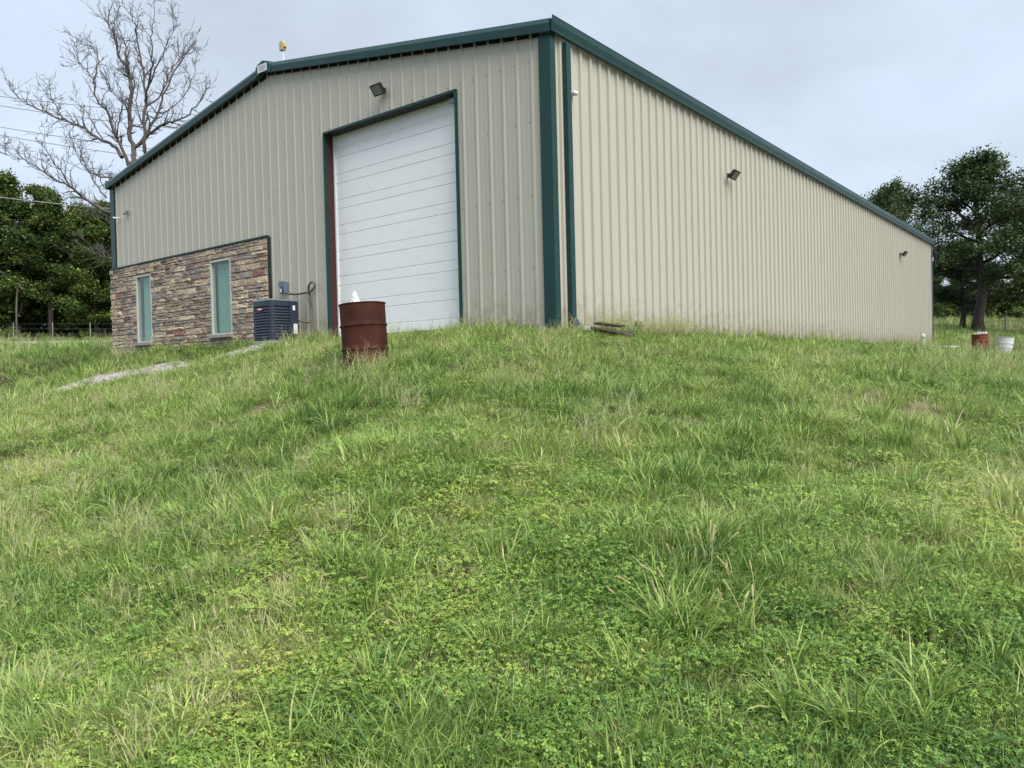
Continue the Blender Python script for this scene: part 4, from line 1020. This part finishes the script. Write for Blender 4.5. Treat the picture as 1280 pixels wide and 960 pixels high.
def clover(seed, n, Rr, hmin, hmax, ls, lvm=0.45):
    rg = np.random.RandomState(seed); V = []; F = []; LV = []
    for _ in range(n):
        rr = Rr*math.sqrt(rg.rand()); a0 = rg.rand()*6.283; c = np.array([rr*math.cos(a0), rr*math.sin(a0), rg.uniform(hmin, hmax)])
        tilt = rg.normal(size=2)*0.35; lv = min(1, max(0, lvm+rg.normal()*0.24)); s = ls*rg.uniform(0.7, 1.3); a1 = rg.rand()*6.283
        for j in range(3):
            a = a1+j*2.094; d = np.array([math.cos(a), math.sin(a), 0.0]); d[2] = d[0]*tilt[0]+d[1]*tilt[1]-0.1; e = np.array([-math.sin(a), math.cos(a), 0.0]); e[2] = e[0]*tilt[0]+e[1]*tilt[1]
            b = len(V); V += [tuple(c), tuple(c+d*s*0.6+e*s*0.42), tuple(c+d*s*1.1+np.array([0, 0, -0.1*s])), tuple(c+d*s*0.6-e*s*0.42)]; LV += [lv]*4; F.append((b, b+1, b+2, b+3))
    return V, F, LV
def stalks(seed, n, Rr, l0, l1, head):
    "thin stems with bristly heads"
    rg = np.random.RandomState(seed); V = []; F = []; LV = []
    for _ in range(n):
        rr = Rr*math.sqrt(rg.rand()); a0 = rg.rand()*6.283; p = np.array([rr*math.cos(a0), rr*math.sin(a0), 0.0]); az = rg.rand()*6.283; el = math.pi/2-abs(rg.normal())*0.3; L_ = rg.uniform(l0, l1); lv = rg.uniform(0.0, 0.7)
        sd_ = np.array([-math.sin(az), math.cos(az), 0]); cu = rg.uniform(0.2, 1.0); N_ = 7; prev = None; spine = []
        for i in range(N_+1):
            d = np.array([math.cos(az)*math.cos(el), math.sin(az)*math.cos(el), math.sin(el)]); spine.append((p, d)); p = p+d*L_/N_; el -= cu/N_
        b = len(V)
        for (q, d) in spine: V += [tuple(q-sd_*0.0011), tuple(q+sd_*0.0011)]; LV += [lv]*2
        for i in range(N_): F.append((b+2*i, b+2*i+1, b+2*i+3, b+2*i+2))
        q0, dd = spine[-2]; q1, _d = spine[-1]
        if head:
            for k in range(60):
                t = rg.rand(); h = rg.normal(size=3); h -= dd*(h@dd)*0.6; h /= np.linalg.norm(h); q = q0+(q1-q0)*t*1.4; bb = len(V)
                V += [tuple(q-dd*0.004), tuple(q+h*0.0055+dd*0.009), tuple(q+h*0.003+np.cross(h, dd)*0.0035)]; LV += [min(1, lv+0.25)]*3; F.append((bb, bb+1, bb+2))
        else:
            for k in range(12):
                i = rg.randint(N_-3, N_+1); q, d = spine[i]; h = rg.normal(size=3); h /= np.linalg.norm(h); g_ = q+(h*0.7+d)*rg.uniform(0.02, 0.05); bb = len(V)
                V += [tuple(q), tuple(g_), tuple(g_+np.cross(h, d)*0.002)]; LV += [min(1, lv+0.15)]*3; F.append((bb, bb+1, bb+2))
    return V, F, LV
T_ = []
for s in range(3): T_.append(('fescue', template('fescue', *blades(100+s, 44, 0.065, 0.09, 0.24, 0.0058, 0.55, 1.3, 5, 0.42, 0.20, 0.04), M['grass'])))       # 0-2
for s in range(3): T_.append(('fine', template('fine', *blades(200+s, 56, 0.11, 0.04, 0.105, 0.0036, 0.75, 1.0, 3, 0.46, 0.24, 0.06), M['grass'])))      # 3-5
for s in range(3): T_.append(('clover', template('clover', *clover(300+s, 74, 0.12, 0.004, 0.075, 0.0105), M['clover'])))                             # 6-8
for s in range(2): T_.append(('crab', template('crab', *blades(400+s, 26, 0.09, 0.06, 0.16, 0.0062, 0.9, 1.0, 4, 0.5, 0.22), M['grass'])))             # 9-10
for s in range(2): T_.append(('dry', template('dry', *stalks(500+s, 16, 0.10, 0.12, 0.28, False), M['straw'])))                                       # 11-12
T_.append(('foxtail', template('foxtail', *stalks(600, 4, 0.12, 0.16, 0.27, True), M['seedhead'])))                                                      # 13
T_.append(('drylow', template('drylow', *blades(700, 40, 0.11, 0.04, 0.12, 0.003, 0.95, 0.8, 3, 0.5, 0.3, 0), M['straw'])))                              # 14
for s in range(2): T_.append(('weed', template('weed', *clover(800+s, 60, 0.07, 0.03, 0.22, 0.017, 0.4), M['clover'])))                                 # 15-16
TP = [t[1] for t in T_]

rg = np.random.RandomState(77)
pos = []; kind = []; scl = []; tint = []
def bpath(x, y):
    "distance to the gravel path and road"
    d = np.full(np.shape(x), 1e9)
    for p in PATH: d = np.minimum(d, np.hypot(x-p[0], y-p[1])-0.62)
    for p in ROAD: d = np.minimum(d, np.hypot(x-p[0], y-p[1])-2.6)
    return d
def sample(n, d0, d1, half, power):
    "random ground spots in a wedge in front of the viewpoint, density falling with distance"
    if abs(power-2) < 1e-6: d = np.exp(rg.uniform(math.log(d0), math.log(d1), n))
    else: u_ = rg.rand(n); e = 2-power; d = (d0**e+(d1**e-d0**e)*u_)**(1/e)
    az = math.atan2(FW[1], FW[0])+rg.uniform(-half, half, n)
    return CAM[0]+d*np.cos(az), CAM[1]+d*np.sin(az), d
YEL = []
for (px, py, r, a) in [(90, 690, 0.55, 0.30), (40, 590, 0.8, 0.22), (1210, 690, 0.55, 0.22), (1240, 610, 0.9, 0.16), (120, 500, 1.2, 0.2), (180, 540, 1.0, 0.15), (880, 470, 1.3, 0.10), (640, 430, 1.5, 0.10), (250, 900, 0.22, 0.2), (380, 820, 0.2, 0.22), (330, 835, 0.2, 0.2), (720, 560, 0.6, 0.08), (1270, 660, 0.5, 0.2)]:
    q = ground_at(px, py); YEL.append((q[0], q[1], r, a))
DRK = []
for (px, py, r, a) in [(250, 610, 0.5, 0.14), (470, 500, 0.8, 0.12), (590, 490, 0.7, 0.12), (60, 445, 2.5, 0.14), (720, 690, 0.4, 0.08), (1150, 590, 0.6, 0.10), (830, 600, 0.5, 0.10), (330, 470, 0.9, 0.1), (950, 640, 0.4, .1)]:
    q = ground_at(px, py); DRK.append((q[0], q[1], r, a))
def place(n, d0, d1, half, power, weights, smin, smax, farscale=0.0, lush=True):
    x, y, d = sample(n, d0, d1, half, power)
    ok = ~((x > -W-0.12) & (x < 0.05) & (y > -0.10) & (y < LEN+0.1))
    ok &= ~((np.abs(x-ax) < aw/2+0.1) & (np.abs(y-ay) < aw/2+0.08))
    ok &= (np.hypot(x-b1[0], y-b1[1]) > 0.30) & (np.hypot(x-CAM[0], y-CAM[1]) > 1.1)
    bp = bpath(x, y); ok &= (bp > -0.12) | (rg.rand(n) < 0.03) | ((bp > -0.3) & (rg.rand(n) < 0.15))
    ok &= rg.rand(n) > bare(x, y)*0.72
    x, y, d = x[ok], y[ok], d[ok]; n = len(x)
    big = vnoise(x, y, 0.55, 5); mid = vnoise(x, y, 1.6, 21); sm = vnoise(x, y, 4.5, 40)
    sp = 0.55*mid+0.45*sm
    k = np.zeros(n, int); r = rg.rand(n)
    near = np.clip((6.0-d)/3.0, 0, 1)
    # chances of each plant by place: clover where sp is low and near the viewpoint, fescue in clumps
    pc = np.clip(1.25-2.2*sp+0.35*near, 0.02, 0.9)*weights[0]; pf = np.clip((sm-0.52)*3.2, 0.03, 1)*weights[1]*np.clip((d-1.5)/5.0, 0.25, 1); pn = np.full(n, weights[2]); pcr = np.clip((mid-0.35)*1.6, 0.05, 1)*weights[3]; pdz = np.clip((big-0.40)*2.4, 0.05, 1)*weights[4]; pdl = np.full(n, weights[5])
    PM = np.stack([pc, pf, pn, pcr, pdz, pdl], 1); PM = np.cumsum(PM/PM.sum(1)[:, None], 1)
    c = (r[:, None] > PM).sum(1).clip(0, 5)
    rr = rg.randint(0, 3, n); r2 = rg.randint(0, 2, n)
    k = np.select([c == 0, c == 1, c == 2, c == 3, c == 4, c == 5], [6+rr, rr, 3+rr, 9+r2, 11+r2, np.full(n, 14)])
    s = rg.uniform(smin, smax, n)*(1+farscale*np.clip(d-6, 0, 40))*(0.55+0.45*mid+0.45*sm)
    t = (vnoise(x, y, 0.5, 63)-0.5)*0.30+(vnoise(x, y, 5.5, 91)-0.5)*0.38+(vnoise(x, y, 1.4, 77)-0.5)*0.26+rg.normal(size=n)*0.10-0.03*(c == 1)+0.02
    for (cx, cy, r_, a) in YEL: t += a*np.exp(-((x-cx)**2+(y-cy)**2)/(r_*r_))
    for (cx, cy, r_, a) in DRK: t -= a*np.exp(-((x-cx)**2+(y-cy)**2)/(r_*r_))
    s *= np.clip(0.70+0.075*(d-1.5), 0.70, 1.0)
    # footing along the walls is uncut and taller
    wallg = np.exp(-np.clip(-y, 0, 9)/0.35)*((x < 0.1) & (x > -8)); s *= 1+0.35*wallg
    pos.append(np.stack([x, y, H(x, y)], 1)); kind.append(k); scl.append(s); tint.append(t)
HALF = 0.80
place(14500, 1.2, 6.0, HALF, 0.7, (0.95, 0.30, 1.0, 0.70, 0.035, 0.11), 0.75, 1.30)
place(23000, 6.0, 17.0, HALF, 1.2, (0.45, 0.5, 1.25, 0.65, 0.06, 0.08), 0.85, 1.35, 0.01)
place(24000, 17.0, 62.0, HALF, 1.7, (0.3, 0.6, 1.0, 0.4, 0.08, 0.06), 1.1, 1.7, 0.025)
place(7000, 62.0, 120.0, HALF, 1.7, (0.2, 0.6, 1.0, 0.4, 0.08, 0.06), 2.2, 3.6)
def extra(px, py, spread, n, kinds, s0, s1, t0):
    q = ground_at(px, py)
    for _ in range(n):
        x, y = q[0]+rg.normal()*spread, q[1]+rg.normal()*spread
        if (-W < x < 0.04 and y > -0.05): continue
        pos.append(np.array([[x, y, hz(x, y)]])); kind.append(np.array([kinds[rg.randint(len(kinds))]])); scl.append(np.array([rg.uniform(s0, s1)])); tint.append(np.array([t0+rg.normal()*0.05]))
for (px, py, n, s) in [(25, 900, 7, 1.25), (60, 905, 4, 1.2), (440, 715, 6, 1.2), (480, 725, 4, 1.1), (300, 675, 5, 1.1), (965, 725, 6, 1.0), (865, 780, 7, 1.2), (840, 800, 4, 1.2), (800, 605, 7, 1.25), (1060, 915, 6, 1.2), (1130, 890, 5, 1.2), (1010, 930, 4, 1.1), (1210, 565, 4, 1.1), (560, 610, 5, 1.1), (380, 930, 3, 1.0), (630, 900, 3, 0.9), (1220, 860, 4, 1.1), (320, 545, 6, 1.2), (370, 500, 8, 1.2), (700, 470, 6, 1.1), (1230, 720, 4, 1.1), (170, 480, 6, 1.2), (215, 520, 6, 1.2)]:
    extra(px, py, 0.10, n, [0, 1, 2], s*0.8, s*1.25, -0.02 if n < 7 else 0.06)
for (px, py, n) in [(842, 720, 1), (870, 715, 1), (835, 785, 1), (900, 790, 1), (885, 810, 1), (920, 755, 1), (855, 740, 1)]: extra(px, py, 0.06, n, [13], 0.8, 1.15, 0.0)
for i in range(34):
    a_ = rg.uniform(math.pi*0.95, math.pi*2.05); x, y = b1[0]+0.40*math.cos(a_)*rg.uniform(0.85, 1.2), b1[1]+0.40*math.sin(a_)*rg.uniform(0.85, 1.2); pos.append(np.array([[x, y, hz(x, y)]])); kind.append(np.array([rg.choice([11, 12, 14, 0, 3])])); scl.append(np.array([rg.uniform(0.7, 1.3)])); tint.append(np.array([0.1]))
# weeds along the side wall near the scrap boards
for i in range(46):
    x, y = rg.uniform(0.15, 0.8), rg.uniform(1.2, 5.5); pos.append(np.array([[x, y, hz(x, y)]])); kind.append(np.array([rg.choice([15, 16, 11, 12, 0])])); scl.append(np.array([rg.uniform(0.8, 1.5)])); tint.append(np.array([-0.12+rg.normal()*.05]))
for i in range(40):
    x, y = rg.uniform(0.1, 0.5), rg.uniform(1.0, 4.5); pos.append(np.array([[x, y, hz(x, y)]])); kind.append(np.array([rg.choice([11, 12])])); scl.append(np.array([rg.uniform(1.2, 1.9)])); tint.append(np.array([0.0]))
# tall seeding grass along the door and the air conditioner
for i in range(70):
    x, y = rg.uniform(-7.6, -0.2), -rg.uniform(0.12, 0.9); pos.append(np.array([[x, y, hz(x, y)]])); kind.append(np.array([rg.choice([11, 12, 0, 1, 3])])); scl.append(np.array([rg.uniform(0.8, 1.35)])); tint.append(np.array([0.05+rg.normal()*.05]))
pos = np.concatenate(pos); kind = np.concatenate(kind); scl = np.concatenate(scl); tint = np.concatenate(tint); n = len(pos)
print('PLANTS', n)
def scatter(name, sel, label, cat):
    p, k, s, t = pos[sel], kind[sel], scl[sel], tint[sel]; m = len(p)
    me = bpy.data.meshes.new(name); me.vertices.add(m); me.vertices.foreach_set('co', p.ravel())
    rot = np.stack([rg.normal(size=m)*0.10, rg.normal(size=m)*0.10, rg.uniform(0, 6.283, m)], 1)
    for nm, ty, val in (('tint', 'FLOAT', t), ('scl', 'FLOAT', s)):
        a = me.attributes.new(nm, ty, 'POINT'); a.data.foreach_set('value', val)
    a = me.attributes.new('kind', 'INT', 'POINT'); a.data.foreach_set('value', k.astype(np.int32))
    a = me.attributes.new('rot', 'FLOAT_VECTOR', 'POINT'); a.data.foreach_set('vector', rot.ravel())
    o = bpy.data.objects.new(name, me); COL.objects.link(o); tag(o, label, cat, kind='stuff')
    ng = bpy.data.node_groups.new(name, 'GeometryNodeTree')
    ng.interface.new_socket('Geometry', in_out='INPUT', socket_type='NodeSocketGeometry'); ng.interface.new_socket('Geometry', in_out='OUTPUT', socket_type='NodeSocketGeometry')
    N = ng.nodes.new; L = ng.links.new; gi = N('NodeGroupInput'); gout = N('NodeGroupOutput'); jn = N('GeometryNodeJoinGeometry')
    def named(nm, ty): q = N('GeometryNodeInputNamedAttribute'); q.data_type = ty; q.inputs['Name'].default_value = nm; return [x for x in q.outputs if x.enabled][0]
    kn, sn_, rn = named('kind', 'INT'), named('scl', 'FLOAT'), named('rot', 'FLOAT_VECTOR')
    e2r = N('FunctionNodeEulerToRotation'); L(rn, e2r.inputs[0])
    for kk in sorted(set(k.tolist())):
        oi = N('GeometryNodeObjectInfo'); oi.inputs['Object'].default_value = TP[kk]; oi.inputs['As Instance'].default_value = False
        cp = N('FunctionNodeCompare'); cp.data_type = 'INT'; cp.operation = 'EQUAL'; L(kn, cp.inputs[2]); cp.inputs[3].default_value = kk
        ip = N('GeometryNodeInstanceOnPoints'); L(gi.outputs[0], ip.inputs['Points']); L(cp.outputs[0], ip.inputs['Selection']); L(oi.outputs['Geometry'], ip.inputs['Instance'])
        L(e2r.outputs[0], ip.inputs['Rotation']); L(sn_, ip.inputs['Scale']); L(ip.outputs[0], jn.inputs[0])
    L(jn.outputs[0], gout.inputs[0])
    md = o.modifiers.new('plants', 'NODES'); md.node_group = ng
    return o
isc = (kind >= 6) & (kind <= 8) | (kind >= 15)
isd = (kind >= 11) & (kind <= 14)
scatter('grass', ~isc & ~isd, 'green grass in uneven tufts all over the slope', 'grass')
scatter('clover', isc, 'low leafy clover and weeds between the grass tufts', 'clover')
scatter('dry_grass', isd, 'straw coloured dry stems and seed heads among the grass', 'dry grass')
